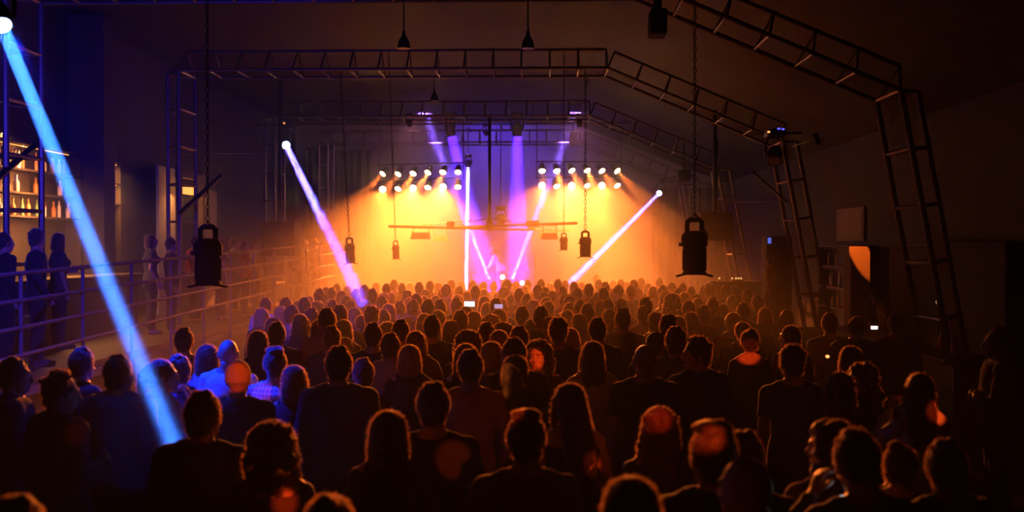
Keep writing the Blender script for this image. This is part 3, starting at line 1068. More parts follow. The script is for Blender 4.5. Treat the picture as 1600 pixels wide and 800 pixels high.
deck(a.x + 0.2, 33.4, zt, 0.30, 'silver topped mixing deck at the left end of left gear table', 22)
deck(a.x + 0.5, 33.3, zt, 0.24, 'silver topped mixing deck at the right end of left gear table', 22)
deck(a2.x + 0.25, 33.6, a2.z, 0.32, 'silver topped mixing deck at the left end of right gear table', 22)
deck(a2.x + 0.6, 33.6, a2.z, 0.26, 'silver topped mixing deck at the right end of right gear table', 22)
for px, lab in ((818, 'microphone stand on stage at the right of the performer'), (836, 'microphone stand on stage near the right lamp bank'), (806, 'microphone stand behind the right gear table')):
    b = at(px, 405, 34.4)
    t = thing('microphone_stand', lab, 'microphone stand', (b.x, b.y, STZ))
    obj('pole', MB().bar((0, 0, 0), (0, 0, b.z - STZ), 0.014), M['chrome'], t)
    obj('base', MB().lathe([(0.15, 0), (0.15, 0.02), (0.02, 0.04), (0, 0.04)]), M['black'], t)
    q = Vector((0, 1, 0.5)).normalized().to_track_quat('Z', 'Y').to_matrix()
    obj('microphone', MB().lathe([(0, -0.16), (0.014, -0.16), (0.018, 0), (0.028, 0.02), (0.028, 0.05), (0, 0.075)], (0, 0, b.z - STZ), q, 12), M['chrome'], t)
# a tall dark drape each side of the stage
for x0, x1, lab in ((-8.6, -6.2, 'left'), (4.0, 6.3, 'right')):
    mb = MB()
    n = 40
    for i in range(n + 1):
        x = x0 + (x1 - x0) * i / n
        y = 36.2 + 0.07 * math.sin(i * 1.25)
        mb.v += [Vector((x, y, STZ if -6.6 < x < 4.6 else 0.02)), Vector((x, y, 6.0 if lab == 'left' else 4.6)), Vector((x, y + 0.03, 6.0 if lab == 'left' else 4.6)), Vector((x, y + 0.03, STZ if -6.6 < x < 4.6 else 0.02))]
    for i in range(n):
        a_, b_ = 4 * i, 4 * i + 4
        for k in range(4):
            mb.f.append((a_ + k, b_ + k, b_ + (k + 1) % 4, a_ + (k + 1) % 4))
    mb.f += [(0, 1, 2, 3), (4 * n, 4 * n + 1, 4 * n + 2, 4 * n + 3)]
    tag(obj('stage_drape', mb, M['drape']), f'black pleated drape closing the {lab} side of the stage', 'drape')

# ================================================================== RIGHT BAR
GR = 'bottles on the right bar'
shelf_unit(6.55, 20.2, 23.2, 0, [1.15, 1.6, 2.05], 'dim bar shelf with a few bottles on the right wall', -1, [4, 6, 5],
           ['bottom board of the right bar shelf', 'middle board of the right bar shelf', 'top board of the right bar shelf'], GR, 0.35)
tag(obj('board_panel', MB().box((0, 0, 0.36), (0.06, 1.9, 0.72), None, 0.01).box((-0.035, 0, 0.36), (0.02, 1.75, 0.58)), M['pale'], None, (6.765, 22.0, 2.62)), 'blank pale board above the right bar shelf', 'board')
p = at(1340, 385, 18.9)
tag(struct('trim_6', MB().box((5.97, 19.03, 1.25), (0.36, 0.4, 2.5)), M['pale']), 'pale square pillar behind the bartender', 'pillar')
b = thing('booth', 'tall black cloth-covered booth behind the right bar', 'booth', (6.6, 15.9, 0))
obj('front_panel', MB().box((-0.3, 0, 1.25), (0.06, 4.7, 2.5)), M['drape'], b)
obj('roof', MB().box((-0.13, 0, 2.53), (0.6, 4.9, 0.08), None, 0.01), M['blackrough'], b)
for s in (-1, 1):
    obj('post', MB().box((-0.28, s * 2.3, 1.25), (0.1, 0.1, 2.5)), M['blackrough'], b)
ct = thing('bar_counter', 'dark wooden bar counter along the right side', 'counter', (5.35, 15.2, 0))
obj('body', MB().box((0.05, 0, 0.52), (0.5, 5.2, 1.04)), M['wood'], ct)
obj('top', MB().box((0, 0, 1.065), (0.7, 5.4, 0.05), None, 0.012), M['wood'], ct)
for i, (px, Y, lab) in enumerate(((1478, 13.4, 'tall bottle standing on the right bar counter near its near end'), (1489, 13.1, 'second bottle at the near end of the right bar counter'),
                                  (1418, 15.3, 'bottle standing midway on the right bar counter'), (1467, 13.9, 'third bottle at the near end of the right bar counter'))):
    q = at(px, 545, Y)
    bottle((5.32 + 0.05 * i, Y, 1.09), lab, 'bottles on the bar counter', i % 3, 'clear_glass' if i else 'amber_glass')
# little lamp on the bar (a warm glow at the right)
q = at(1478, 470, 14.6)
t = thing('bar_lamp', 'small glowing bar lamp at the right end of the counter', 'lamp', (5.6, 14.2, 1.09))
obj('base', MB().lathe([(0.07, 0), (0.07, 0.02), (0.012, 0.035), (0.012, q.z - 1.12), (0, q.z - 1.12)], n=14), M['black'], t)
obj('bulb', MB().ell((0, 0, q.z - 1.08), (0.04, 0.04, 0.055)), mat('lamp_bulb', (1, 0.8, 0.5), 0.4, emit=(1.0, 0.62, 0.3), strength=0.8), t)
q = at(1361, 519, 17.0)
tag(obj('counter_tray', MB().lathe([(0, 0.0), (0.16, 0.0), (0.18, 0.03), (0.172, 0.03), (0.155, 0.01), (0, 0.01)], n=18), M['chrome'], None, (5.4, 17.0, 1.09)), 'shiny metal tray on the right bar counter', 'tray')

# riser at the right with a case and a small screen
mb = MB().box((5.4, 21.7, 0.45), (2.7, 2.0, 0.9))
# tea lights glowing on a ledge far right
t = tag(obj('side_ledge', MB().box((0, 0, 0), (1.6, 0.35, 0.05)).box((0, 0.1, -0.8), (1.4, 0.1, 1.55)), M['wood'], None, (5.15, 26.0, 1.575)), 'dark narrow ledge carrying tea lights beyond the right speaker', 'ledge')
for i, px in enumerate((1124, 1144, 1150, 1154, 1158)):
    q = at(px, 436, 25.95)
    tl = thing('tea_light', f'tiny yellow tea light, {ORD[i]} of five on the far right ledge', 'candle', (q.x, 25.95, 1.6), 0, 'tea lights on the far right ledge')
    obj('cup', MB().lathe([(0, 0), (0.035, 0), (0.04, 0.05), (0.036, 0.05), (0.03, 0.01), (0, 0.01)], n=12), M['chrome'], tl)
    obj('flame', MB().ell((0, 0, 0.065), (0.02, 0.02, 0.035)), M['tealight'], tl)

# added orange spot standing in for stray stage light on the pale pillar
t = thing('added_pin_spot', 'small black pin spot on the right column aimed at the pale pillar', 'stage light', (4.95, 18.0, 4.35))
q = (Vector((5.97, 18.85, 2.42)) - Vector((4.95, 18.0, 4.35))).normalized().to_track_quat('Z', 'Y').to_matrix()
obj('housing', MB().lathe([(0, -0.2), (0.05, -0.19), (0.06, -0.1), (0.06, 0.0), (0.05, 0.0), (0.05, -0.02), (0, -0.02)], n=14, rot=q), M['black'], t)
obj('bracket', MB().bar((0, 0, 0), (0, 0, 0.1), 0.012).bar((0, 0, 0.1), (-0.05, 1.62, 0.1), 0.014), M['black'], t)
new_light('stray_patch_light', 'SPOT', Vector((4.95, 18.0, 4.35)) + q @ Vector((0, 0, 0.03)), (5.97, 18.85, 2.36), 1000.0, (1.0, 0.13, 0.01), t, spot_size=R(9), spot_blend=0.15, shadow_soft_size=0.02)

# ================================================================== PEOPLE
SKIN = [mat('skin_light', (0.55, 0.34, 0.25), 0.55), mat('skin_tan', (0.40, 0.23, 0.15), 0.55), mat('skin_brown', (0.20, 0.11, 0.07), 0.55)]
def wisp_mat(name, color):
    m = bpy.data.materials.new(name)
    m.use_nodes = True
    nt = m.node_tree
    nt.nodes.remove(nt.nodes['Principled BSDF'])
    a = nt.nodes.new('ShaderNodeBsdfDiffuse')
    b = nt.nodes.new('ShaderNodeBsdfTranslucent')
    c = nt.nodes.new('ShaderNodeMixShader')
    a.inputs['Color'].default_value = (*color, 1)
    b.inputs['Color'].default_value = (*[min(0.9, x * 1.5) for x in color], 1)
    c.inputs[0].default_value = 0.65
    nt.links.new(a.outputs[0], c.inputs[1])
    nt.links.new(b.outputs[0], c.inputs[2])
    nt.links.new(c.outputs[0], nt.nodes['Material Output'].inputs['Surface'])
    return m


WISP = wisp_mat('hair_wisps', (0.42, 0.26, 0.16))
HAIR = dict(dark=mat('hair_dark', (0.015, 0.010, 0.008), 0.55, bump=0.6, scale=60, sheen=1.0), brown=mat('hair_brown', (0.06, 0.03, 0.018), 0.5, bump=0.6, scale=60, sheen=1.0),
            blond=mat('hair_blond', (0.40, 0.24, 0.10), 0.5, bump=0.6, scale=60, sheen=1.0), red=mat('hair_auburn', (0.16, 0.045, 0.02), 0.5, bump=0.6, scale=60, sheen=1.0))
CLOTH = {}
for nme, c in dict(black=(0.014, 0.013, 0.014), charcoal=(0.045, 0.043, 0.046), navy=(0.02, 0.025, 0.06), grey=(0.17, 0.16, 0.165), white=(0.68, 0.67, 0.66), brown=(0.13, 0.075, 0.045),
                   red=(0.30, 0.035, 0.03), orange=(0.62, 0.26, 0.12), blue=(0.08, 0.12, 0.30), tan=(0.36, 0.26, 0.17), purple=(0.16, 0.09, 0.18), yellow=(0.60, 0.38, 0.06), olive=(0.09, 0.09, 0.045)).items():
    CLOTH[nme] = mat('cloth_' + nme, c, 0.9, bump=0.25, scale=45, sheen=0.12)
CLOTH['plaid'] = plaid('cloth_plaid', (0.62, 0.60, 0.66), (0.12, 0.12, 0.25), 9.0)
SHOE = mat('shoe_leather', (0.02, 0.018, 0.017), 0.6)
EYE = mat('eye_white', (0.7, 0.68, 0.65), 0.25)
IRIS = mat('eye_iris', (0.03, 0.018, 0.01), 0.2)
LIP = mat('lips', (0.42, 0.12, 0.10), 0.5)


def rot_from(a, b):
    return Vector(a).rotation_difference(Vector(b)).to_matrix()


def remeshed(name, mb, voxel, smooth=2, noise_amp=0.0, noise_scale=12.0):
    me = mb.mesh(name + '_src', False)
    ob = bpy.data.objects.new('temp', me)
    COL.objects.link(ob)
    m = ob.modifiers.new('r', 'REMESH')
    m.mode = 'VOXEL'
    m.voxel_size = voxel
    m.use_smooth_shade = True
    if smooth:
        s = ob.modifiers.new('s', 'SMOOTH')
        s.factor = 0.5
        s.iterations = smooth
    dg = bpy.context.evaluated_depsgraph_get()
    out = bpy.data.meshes.new_from_object(ob.evaluated_get(dg))
    out.name = name
    bpy.data.objects.remove(ob)
    bpy.data.meshes.remove(me)
    if noise_amp:
        n = len(out.vertices)
        co = np.empty(n * 3, dtype=np.float32)
        out.vertices.foreach_get('co', co)
        no = np.empty(n * 3, dtype=np.float32)
        out.vertices.foreach_get('normal', no)
        co = co.reshape(-1, 3)
        no = no.reshape(-1, 3)
        s = noise_scale
        d = (np.sin(co[:, 0] * s * 1.3 + 2.1 * np.sin(co[:, 2] * s * 0.7)) * np.cos(co[:, 2] * s * 0.9 + 1.7 * np.sin(co[:, 1] * s))
             + 0.6 * np.sin(co[:, 2] * s * 1.9 + co[:, 0] * s * 1.4 + 3.0 * co[:, 1] * s))
        co += no * (d * noise_amp)[:, None]
        out.vertices.foreach_set('co', co.ravel())
    out.polygons.foreach_set('use_smooth', [True] * len(out.polygons))
    out.update()
    return out


# arm poses for the right side (x > 0): elbow, wrist, finger direction, palm normal, finger curl
ARMS = dict(
    down=((0.245, -0.035, 1.13), (0.235, 0.035, 0.885), (-0.05, 0.15, -1), (-1, 0.1, 0), 0.35),
    loose=((0.275, -0.05, 1.14), (0.285, 0.08, 0.91), (-0.1, 0.4, -1), (-1, 0.2, 0), 0.45),
    hold=((0.245, -0.02, 1.12), (0.15, 0.235, 1.17), (-0.75, 0.65, 0.15), (-0.5, -0.6, 0.0), 0.75),
    phone=((0.25, 0.20, 1.33), (0.08, 0.36, 1.585), (-0.2, 0.15, 1), (-0.2, -1, 0), 0.55),
    folded=((0.25, 0.05, 1.13), (-0.02, 0.21, 1.17), (-1, -0.1, 0.1), (0, -1, 0), 0.4),
    up=((0.31, 0.10, 1.58), (0.26, 0.14, 1.84), (-0.05, 0.15, 1), (0, 1, 0), 0.2),
    face=((0.24, 0.13, 1.19), (0.09, 0.20, 1.44), (-0.5, -0.1, 0.9), (-0.3, -1, 0), 0.7),
    reach=((0.25, 0.20, 1.16), (0.19, 0.46, 1.08), (-0.1, 1, -0.15), (0, 0, -1), 0.35),
    clasp=((0.26, 0.16, 1.27), (0.05, 0.30, 1.46), (-0.4, 0.1, 0.9), (-1, 0, 0), 0.6),
)
# key: sex, head turn (deg, + = towards the person's left), head nod, left arm, right arm, lean
POSES = dict(
    m0=('m', 0, 0, 'down', 'down', 0), m1=('m', 32, 4, 'down', 'loose', 0), m2=('m', -30, 6, 'loose', 'hold', 0), m3=('m', 0, -6, 'down', 'phone', 0),
    m4=('m', -8, 3, 'folded', 'folded', 0), m5=('m', 78, 3, 'hold', 'down', 0), m6=('m', 20, 30, 'hold', 'hold', 14), m7=('m', 0, -4, 'up', 'down', 0),
    m8=('m', -15, 26, 'clasp', 'hold', 3),
    f0=('f', 0, 0, 'down', 'loose', 0), f1=('f', 40, 5, 'hold', 'down', 0), f2=('f', -34, 3, 'down', 'face', 0), f3=('f', 0, -4, 'down', 'up', 0),
    f4=('f', 25, 12, 'down', 'folded', 0), f5=('f', -25, 10, 'clasp', 'clasp', 0),
    perf=('m', 30, 24, 'reach', 'reach', 22),
)
HEAD_Z = 1.627


def head_matrix(pose):
    sex, turn, nod, *_ = pose
    lean = pose[5]
    neck = Vector((0, -0.005, 1.53))
    m = Matrix.Translation(neck) @ Matrix.Rotation(R(turn), 4, 'Z') @ Matrix.Rotation(R(-nod), 4, 'X') @ Matrix.Translation(Vector((0, 0.012, HEAD_Z - 1.53)))
    if lean:
        piv = Matrix.Translation(Vector((0, 0, 0.95)))
        m = piv @ Matrix.Rotation(R(-lean), 4, 'X') @ piv.inverted() @ m
    return m


def leaner(pose):
    lean = pose[5]
    if not lean:
        return lambda p: Vector(p)
    piv = Matrix.Translation(Vector((0, 0, 0.95)))
    full = piv @ Matrix.Rotation(R(-lean), 4, 'X') @ piv.inverted()

    def f(p):
        p = Vector(p)
        return full @ p if p.z > 0.95 else p
    return f


def torso_profile(sex, inf):
    if sex == 'm':
        pr = [(0.86, .155, .105), (0.93, .168, .118), (1.0, .16, .112), (1.10, .148, .103), (1.22, .165, .115), (1.33, .182, .122), (1.41, .185, .110), (1.455, .150, .090), (1.49, .085, .072), (1.515, .062, .062)]
    else:
        pr = [(0.86, .160, .112), (0.93, .172, .122), (1.0, .155, .112), (1.10, .128, .092), (1.22, .142, .104), (1.32, .155, .122), (1.40, .158, .102), (1.45, .128, .082), (1.485, .072, .064), (1.51, .052, .054)]
    return [(z, a + inf, b + inf) for z, a, b in pr]


def shoulder(sex):
    return (0.182, -0.005, 1.415) if sex == 'm' else (0.158, -0.005, 1.405)


def arm_pts(pose, s, L):
    sex = pose[0]
    kind = ARMS[pose[3] if s < 0 else pose[4]]
    k = 1.0 if sex == 'm' else 0.92
    mk = lambda p: L((p[0] * s * (k if sex == 'f' else 1), p[1], p[2]))
    sh = L((shoulder(sex)[0] * s, shoulder(sex)[1], shoulder(sex)[2]))
    return sh, mk(kind[0]), mk(kind[1]), Vector((kind[2][0] * s, kind[2][1], kind[2][2])).normalized(), Vector((kind[3][0] * s, kind[3][1], kind[3][2])).normalized(), kind[4]


def add_hand(mb, w_, d, nrm, curl, s):
    d = d.normalized()
    nrm = (nrm - d * nrm.dot(d)).normalized()
    lat = d.cross(nrm) * s       # towards the thumb side
    lat.normalize()
    mb.tube([w_ - d * 0.015, w_ + d * 0.02, w_ + d * 0.055, w_ + d * 0.09], [(0.026, 0.02), (0.033, 0.017), (0.041, 0.016), (0.040, 0.014)], 12, ref=lat)
    for k, (off, ln, r) in enumerate(((0.030, 0.068, 0.0098), (0.0105, 0.078, 0.0102), (-0.0095, 0.072, 0.0098), (-0.029, 0.055, 0.0090))):
        p = w_ + d * 0.083 + lat * off
        dd = d + lat * (off * 2.2)
        dd.normalize()
        pts = [p - dd * 0.012, p]
        for seg, fr in enumerate((0.44, 0.32, 0.24)):
            dd = Matrix.Rotation(0, 3, 'X') @ dd
            c = curl * (0.7 + 0.25 * seg)
            ax = dd.cross(nrm)
            if ax.length > 1e-4:
                dd = Quaternion(ax.normalized(), c) @ dd
            p = p + dd * ln * fr
            pts.append(p)
        mb.tube(pts, [r, r, r * 0.98, r * 0.92, r * 0.78], 8, ref=lat)
    b = w_ + d * 0.022 + lat * 0.028
    t1 = (d * 0.6 + lat * 0.75 + nrm * 0.25).normalized()
    t2 = (d * 0.9 + lat * 0.3 + nrm * 0.4).normalized()
    mb.tube([b - t1 * 0.01, b + t1 * 0.036, b + t1 * 0.036 + t2 * 0.03, b + t1 * 0.036 + t2 * 0.052], [0.013, 0.0125, 0.011, 0.0085], 8)


def body_mb(pose):
    sex = pose[0]
    L = leaner(pose)
    mb = MB()
    pr = torso_profile(sex, 0)
    mb.tube([L((0, 0.0 - 0.012 * math.sin((z - 0.9) * 5), z)) for z, a, b in pr], [(a, b) for z, a, b in pr], 22, ref=(1, 0, 0))
    mb.ell(L((0, -0.02, 0.90)), (0.16 if sex == 'm' else 0.168, 0.125, 0.10))
    if sex == 'f':
        for s in (-1, 1):
            mb.ell(L((0.068 * s, 0.085, 1.305)), (0.056, 0.05, 0.056))
    # neck follows the head
    hm = head_matrix(pose)
    base = L((0, -0.012, 1.45))
    hb = hm @ Vector((0, -0.028, -0.055))
    nr = 0.062 if sex == 'm' else 0.05
    mb.tube([base, base.lerp(hb, 0.5), hb], [nr * 1.22, nr * 1.0, nr * 0.98], 14)
    for s in (-1, 1):       # trapezius slope
        sh = L((shoulder(sex)[0] * 0.92 * s, -0.012, 1.425))
        mb.tube([L((0.03 * s, -0.022, 1.495)), L((0.09 * s, -0.02, 1.462)), sh], [0.045, 0.048, 0.045], 10)
    # head: skull, jaw, nose, ears, brow, eye hollows left by the cheeks
    q = hm.to_3x3()
    P = lambda x, y, z: hm @ Vector((x, y, z))
    mb.ell(P(0, -0.008, 0.022), (0.076, 0.097, 0.100), q, 20, 14)
    mb.tube([P(0, 0.02, 0.02), P(0, 0.03, -0.05), P(0, 0.048, -0.092), P(0, 0.052, -0.113)], [(0.070, 0.072), (0.062, 0.062), (0.045, 0.046), (0.026, 0.03)], 14, ref=q @ Vector((1, 0, 0)))
    mb.tube([P(0, 0.088, 0.028), P(0, 0.104, 0.0), P(0, 0.112, -0.018), P(0, 0.096, -0.03)], [0.010, 0.012, 0.016, 0.012], 8)
    mb.tube([P(-0.05, 0.072, 0.036), P(0, 0.088, 0.040), P(0.05, 0.072, 0.036)], [0.012, 0.014, 0.012], 8)
    for s in (-1, 1):
        mb.ell(P(0.042 * s, 0.066, -0.022), (0.022, 0.018, 0.02), q, 10, 7)
        mb.ell(P(0.078 * s, -0.008, 0.0), (0.012, 0.020, 0.033), q, 10, 7)
    mb.tube([P(-0.022, 0.088, -0.055), P(0, 0.096, -0.053), P(0.022, 0.088, -0.055)], [0.007, 0.009, 0.007], 8)
    mb.tube([P(-0.018, 0.088, -0.066), P(0, 0.093, -0.067), P(0.018, 0.088, -0.066)], [0.007, 0.009, 0.007], 8)
    # arms
    ka = 1.0 if sex == 'm' else 0.84
    for s in (-1, 1):
        sh, el, wr, fd, nm, curl = arm_pts(pose, s, L)
        mb.ell(sh, 0.062 * ka)
        mb.tube([sh, sh.lerp(el, 0.35), el], [0.055 * ka, 0.05 * ka, 0.04 * ka], 12)
        mb.ell(el, 0.041 * ka)
        mb.tube([el, el.lerp(wr, 0.3), wr], [0.04 * ka, 0.042 * ka, 0.027 * ka], 12)
        add_hand(mb, wr, fd, nm, curl, s)
    # legs and feet
    for s in (-1, 1):
        hx = 0.088
        mb.tube([(hx * s, 0, 0.92), (hx * s, 0.005, 0.72), (0.095 * s, 0.012, 0.49), (0.098 * s, -0.012, 0.36), (0.10 * s, -0.015, 0.10), (0.10 * s, -0.01, 0.05)],
                [0.092, 0.08, 0.056, 0.056, 0.038, 0.04], 14)
        mb.tube([(0.10 * s, -0.06, 0.045), (0.105 * s, 0.04, 0.045), (0.112 * s, 0.13, 0.032), (0.114 * s, 0.175, 0.025)], [(0.032, 0.044), (0.04, 0.044), (0.045, 0.03), (0.03, 0.022)], 12, ref=(1, 0, 0))
    return mb


def top_mb(pose, kind):
    sex = pose[0]
    L = leaner(pose)
    mb = MB()
    inf = {'t_shirt': 0.014, 'long_sleeve': 0.013, 'jacket': 0.03, 'hoodie': 0.032, 'vest_top': 0.008, 'scoop_top': 0.010}[kind]
    pr = torso_profile(sex, inf)
    zlo = {'jacket': 0.86, 'hoodie': 0.88, 't_shirt': 0.88, 'long_sleeve': 0.88, 'vest_top': 0.93, 'scoop_top': 0.90}[kind]
    zhi = {'vest_top': 1.40, 'scoop_top': 1.405}.get(kind, 1.478)
    sl = [(z, a, b) for z, a, b in pr if zlo < z < zhi]
    def interp(z):
        for (z0, a0, b0), (z1, a1, b1) in zip(pr, pr[1:]):
            if z0 <= z <= z1:
                t = (z - z0) / (z1 - z0)
                return z, a0 + (a1 - a0) * t, b0 + (b1 - b0) * t
        return pr[0]
    sl = [interp(max(zlo, pr[0][0]))] + sl + [interp(zhi)]
    k = 1.06 if kind in ('t_shirt', 'jacket', 'hoodie') else 1.0
    mb.tube([L((0, -0.012 * math.sin((z - 0.9) * 5), z)) for z, a, b in sl], [(a * (k if z < 1.1 else 1), b * (k if z < 1.1 else 1)) for z, a, b in sl], 24, ref=(1, 0, 0))
    if sex == 'f':
        for s in (-1, 1):
            mb.ell(L((0.068 * s, 0.085, 1.305)), 0.056 + inf)
    ka = 1.0 if sex == 'm' else 0.84
    if kind not in ('vest_top', 'scoop_top'):
        for s in (-1, 1):
            sh0 = L((shoulder(sex)[0] * 0.92 * s, -0.012, 1.425))
            mb.tube([L((0.055 * s, -0.02, 1.478)), L((0.10 * s, -0.018, 1.462)), sh0], [0.032 + inf, 0.045 + inf * 0.9, 0.045 + inf], 12)
    for s in (-1, 1):
        sh, el, wr, fd, nm, curl = arm_pts(pose, s, L)
        if kind == 'vest_top':
            mb.tube([L((0.09 * s, 0.02, 1.38)), L((0.095 * s, 0.0, 1.475)), L((0.09 * s, -0.05, 1.40))], [0.02] * 3, 8)
            continue
        if kind == 'scoop_top':
            mb.ell(sh, 0.062 * ka + inf)
            mb.tube([L((0.10 * s, -0.01, 1.40)), sh], [0.06, 0.062 * ka + inf * 0.5], 12)
        else:
            mb.ell(sh, 0.062 * ka + inf)
        e = 0.62 if kind == 't_shirt' else 1.0
        end = sh.lerp(el, e)
        mb.tube([sh, sh.lerp(el, 0.35), end], [0.055 * ka + inf * 1.1, 0.05 * ka + inf * 1.25, (0.047 if e < 1 else 0.041) * ka + inf * (1.5 if e < 1 else 1)], 14)
        if kind != 't_shirt':
            mb.ell(el, 0.041 * ka + inf)
            mb.tube([el, el.lerp(wr, 0.3), el.lerp(wr, 0.94)], [0.04 * ka + inf, 0.042 * ka + inf, 0.03 * ka + inf * 0.8], 14)
    if kind == 'hoodie':
        mb.tube([L((0.0, -0.10, 1.50)), L((0, -0.135, 1.44)), L((0, -0.125, 1.36)), L((0, -0.11, 1.31))], [(0.10, 0.05), (0.125, 0.055), (0.09, 0.045), (0.03, 0.03)], 16, ref=(1, 0, 0))
        mb.torus(L((0, -0.015, 1.485)), 0.085, 0.03, Matrix.Rotation(R(12), 3, 'X'), 18, 8)
    if kind == 'jacket':
        mb.tube([L((0.075 * math.cos(a), -0.012 + 0.07 * math.sin(a), 1.488 - 0.012 * math.sin(a))) for a in [math.pi * 2 * i / 16 for i in range(17)]], [(0.018, 0.028)] * 17, 8, ref=(0, 0, 1))
    return mb


def trousers_mb(pose, skirt=False):
    sex = pose[0]
    mb = MB()
    inf = 0.014
    pr = [p for p in torso_profile(sex, 0.013) if p[0] < 1.03]
    mb.tube([(0, -0.012 * math.sin((z - 0.9) * 5), z) for z, a, b in pr], [(a, b) for z, a, b in pr], 22, ref=(1, 0, 0))
    mb.ell((0, -0.024, 0.885), (0.172 if sex == 'm' else 0.178, 0.145, 0.115))
    mb.ell((0, -0.005, 0.83), (0.11, 0.105, 0.085))
    for s in (-1, 1):
        mb.ell((0.075 * s, -0.07, 0.87), (0.085, 0.075, 0.085))
        mb.tube([(0.088 * s, 0, 0.92), (0.088 * s, 0.005, 0.72), (0.095 * s, 0.012, 0.49), (0.098 * s, -0.010, 0.36), (0.10 * s, -0.013, 0.075)],
                [0.092 + inf, 0.08 + inf, 0.06 + inf, 0.06 + inf, 0.05 + inf], 16)
    return mb


def shoe_mb():
    mb = MB()
    for s in (1,):
        mb.tube([(0.10 * s, -0.085, 0.045), (0.10 * s, -0.05, 0.052), (0.105 * s, 0.04, 0.055), (0.112 * s, 0.13, 0.042), (0.116 * s, 0.195, 0.032)],
                [(0.03, 0.04), (0.04, 0.052), (0.047, 0.052), (0.052, 0.04), (0.03, 0.026)], 14, ref=(1, 0, 0))
        mb.tube([(0.10 * s, -0.01, 0.05), (0.10 * s, -0.012, 0.11)], [0.05, 0.048], 14)
        mb.box((0.108 * s, 0.05, 0.009), (0.1, 0.27, 0.018), None, 0.006)
    return mb


def hair_mb(kind):
    """in head coordinates: face looks along +y"""
    mb = MB()
    rnd = random.Random(hash(kind) % 1000 if False else sum(map(ord, kind)))
    shell = lambda c, r: mb.ell(c, r, None, 20, 14)
    if kind in ('short', 'ponytail', 'bun', 'cap', 'tousled', 'flat'):
        shell((0, -0.022, 0.038), (0.091, 0.104, 0.100))
        mb.ell((0, -0.062, -0.03), (0.070, 0.048, 0.06))
        for s in (-1, 1):
            mb.ell((0.070 * s, 0.012, 0.012), (0.012, 0.024, 0.045))
    if kind == 'short':
        for i in range(16):
            a = rnd.uniform(0, 6.28)
            e = rnd.uniform(0.5, 1.35)
            mb.ell((0.066 * math.cos(a) * math.cos(e), -0.02 + 0.075 * math.sin(a) * math.cos(e), 0.05 + 0.085 * math.sin(e)), rnd.uniform(0.02, 0.03), None, 8, 6)
    if kind == 'flat':
        mb.tube([(0, 0.055, 0.125), (0, -0.03, 0.14), (0, -0.09, 0.11)], [(0.062, 0.025), (0.07, 0.025), (0.055, 0.03)], 12, ref=(1, 0, 0))
    if kind == 'tousled':
        for i in range(34):
            a = rnd.uniform(0, 6.28)
            e = rnd.uniform(0.25, 1.4)
            u = Vector((math.cos(a) * math.cos(e), math.sin(a) * math.cos(e), math.sin(e)))
            if u.y > 0.55 and u.z < 0.55:
                continue
            p = Vector((0, -0.02, 0.045)) + Vector((u.x * 0.08, u.y * 0.092, u.z * 0.095))
            mb.tube([p, p + u * 0.022 + Vector((rnd.uniform(-.02, .02), rnd.uniform(-.02, .02), 0.004))], [0.02, 0.009], 7)
    if kind == 'bun':
        mb.ell((0, -0.085, 0.115), (0.045, 0.043, 0.042))
        mb.torus((0, -0.07, 0.095), 0.034, 0.014, rot_from((0, 0, 1), (0, -0.7, 0.7)), 14, 6)
    if kind == 'ponytail':
        mb.ell((0, -0.112, 0.07), (0.028, 0.028, 0.028))
        mb.tube([(0, -0.12, 0.07), (0, -0.155, 0.02), (0, -0.15, -0.08), (0, -0.135, -0.19)], [0.022, 0.033, 0.032, 0.012], 12)
    if kind in ('long', 'wavy'):
        shell((0, -0.024, 0.034), (0.090, 0.100, 0.100))
        wd = 1.0 if kind == 'long' else 1.15
        mb.tube([(0, -0.03, 0.06), (0, -0.045, -0.03), (0, -0.065, -0.13), (0, -0.085, -0.24), (0, -0.092, -0.34), (0, -0.088, -0.38)],
                [(0.086, 0.085), (0.093 * wd, 0.078), (0.100 * wd, 0.062), (0.103 * wd, 0.046), (0.085 * wd, 0.036), (0.05, 0.022)], 20, ref=(1, 0, 0))
        for s in (-1, 1):
            mb.tube([(0.074 * s, 0.02, 0.06), (0.086 * s, 0.03, -0.03), (0.092 * s, 0.03, -0.12), (0.085 * s, 0.03, -0.2)], [(0.018, 0.032), (0.02, 0.034), (0.02, 0.03), (0.008, 0.012)], 10, ref=(1, 0, 0))
        if kind == 'wavy':
            for i in range(26):
                a = rnd.uniform(3.4, 6.0)
                z = rnd.uniform(-0.33, 0.08)
                mb.ell((0.1 * math.cos(a), -0.045 + 0.07 * math.sin(a), z), rnd.uniform(0.02, 0.032), None, 8, 6)
    if kind == 'bob':
        shell((0, -0.022, 0.034), (0.094, 0.102, 0.102))
        mb.tube([(0, -0.03, 0.06), (0, -0.034, -0.04), (0, -0.034, -0.11), (0, -0.03, -0.145)], [(0.092, 0.088), (0.105, 0.082), (0.108, 0.074), (0.085, 0.055)], 20, ref=(1, 0, 0))
    if kind == 'curly':
        for i in range(120):
            u = Vector((rnd.gauss(0, 1), rnd.gauss(0, 1), rnd.gauss(0.15, 1)))
            u.normalize()
            if u.y > 0.42 and u.z < 0.62:
                continue
            p = Vector((0, -0.022, 0.03)) + Vector((u.x * 0.10, u.y * 0.105, u.z * 0.105))
            mb.ell(p, rnd.uniform(0.022, 0.034), None, 8, 6)
        shell((0, -0.026, 0.034), (0.094, 0.102, 0.104))
        for s in (-1, 1):
            for i in range(16):
                mb.ell((s * rnd.uniform(0.075, 0.125), rnd.uniform(-0.06, 0.03), rnd.uniform(-0.2, 0.0)), rnd.uniform(0.022, 0.034), None, 8, 6)
        for i in range(18):
            mb.ell((rnd.uniform(-0.1, 0.1), rnd.uniform(-0.12, -0.07), rnd.uniform(-0.2, 0.0)), rnd.uniform(0.024, 0.036), None, 8, 6)
    return mb


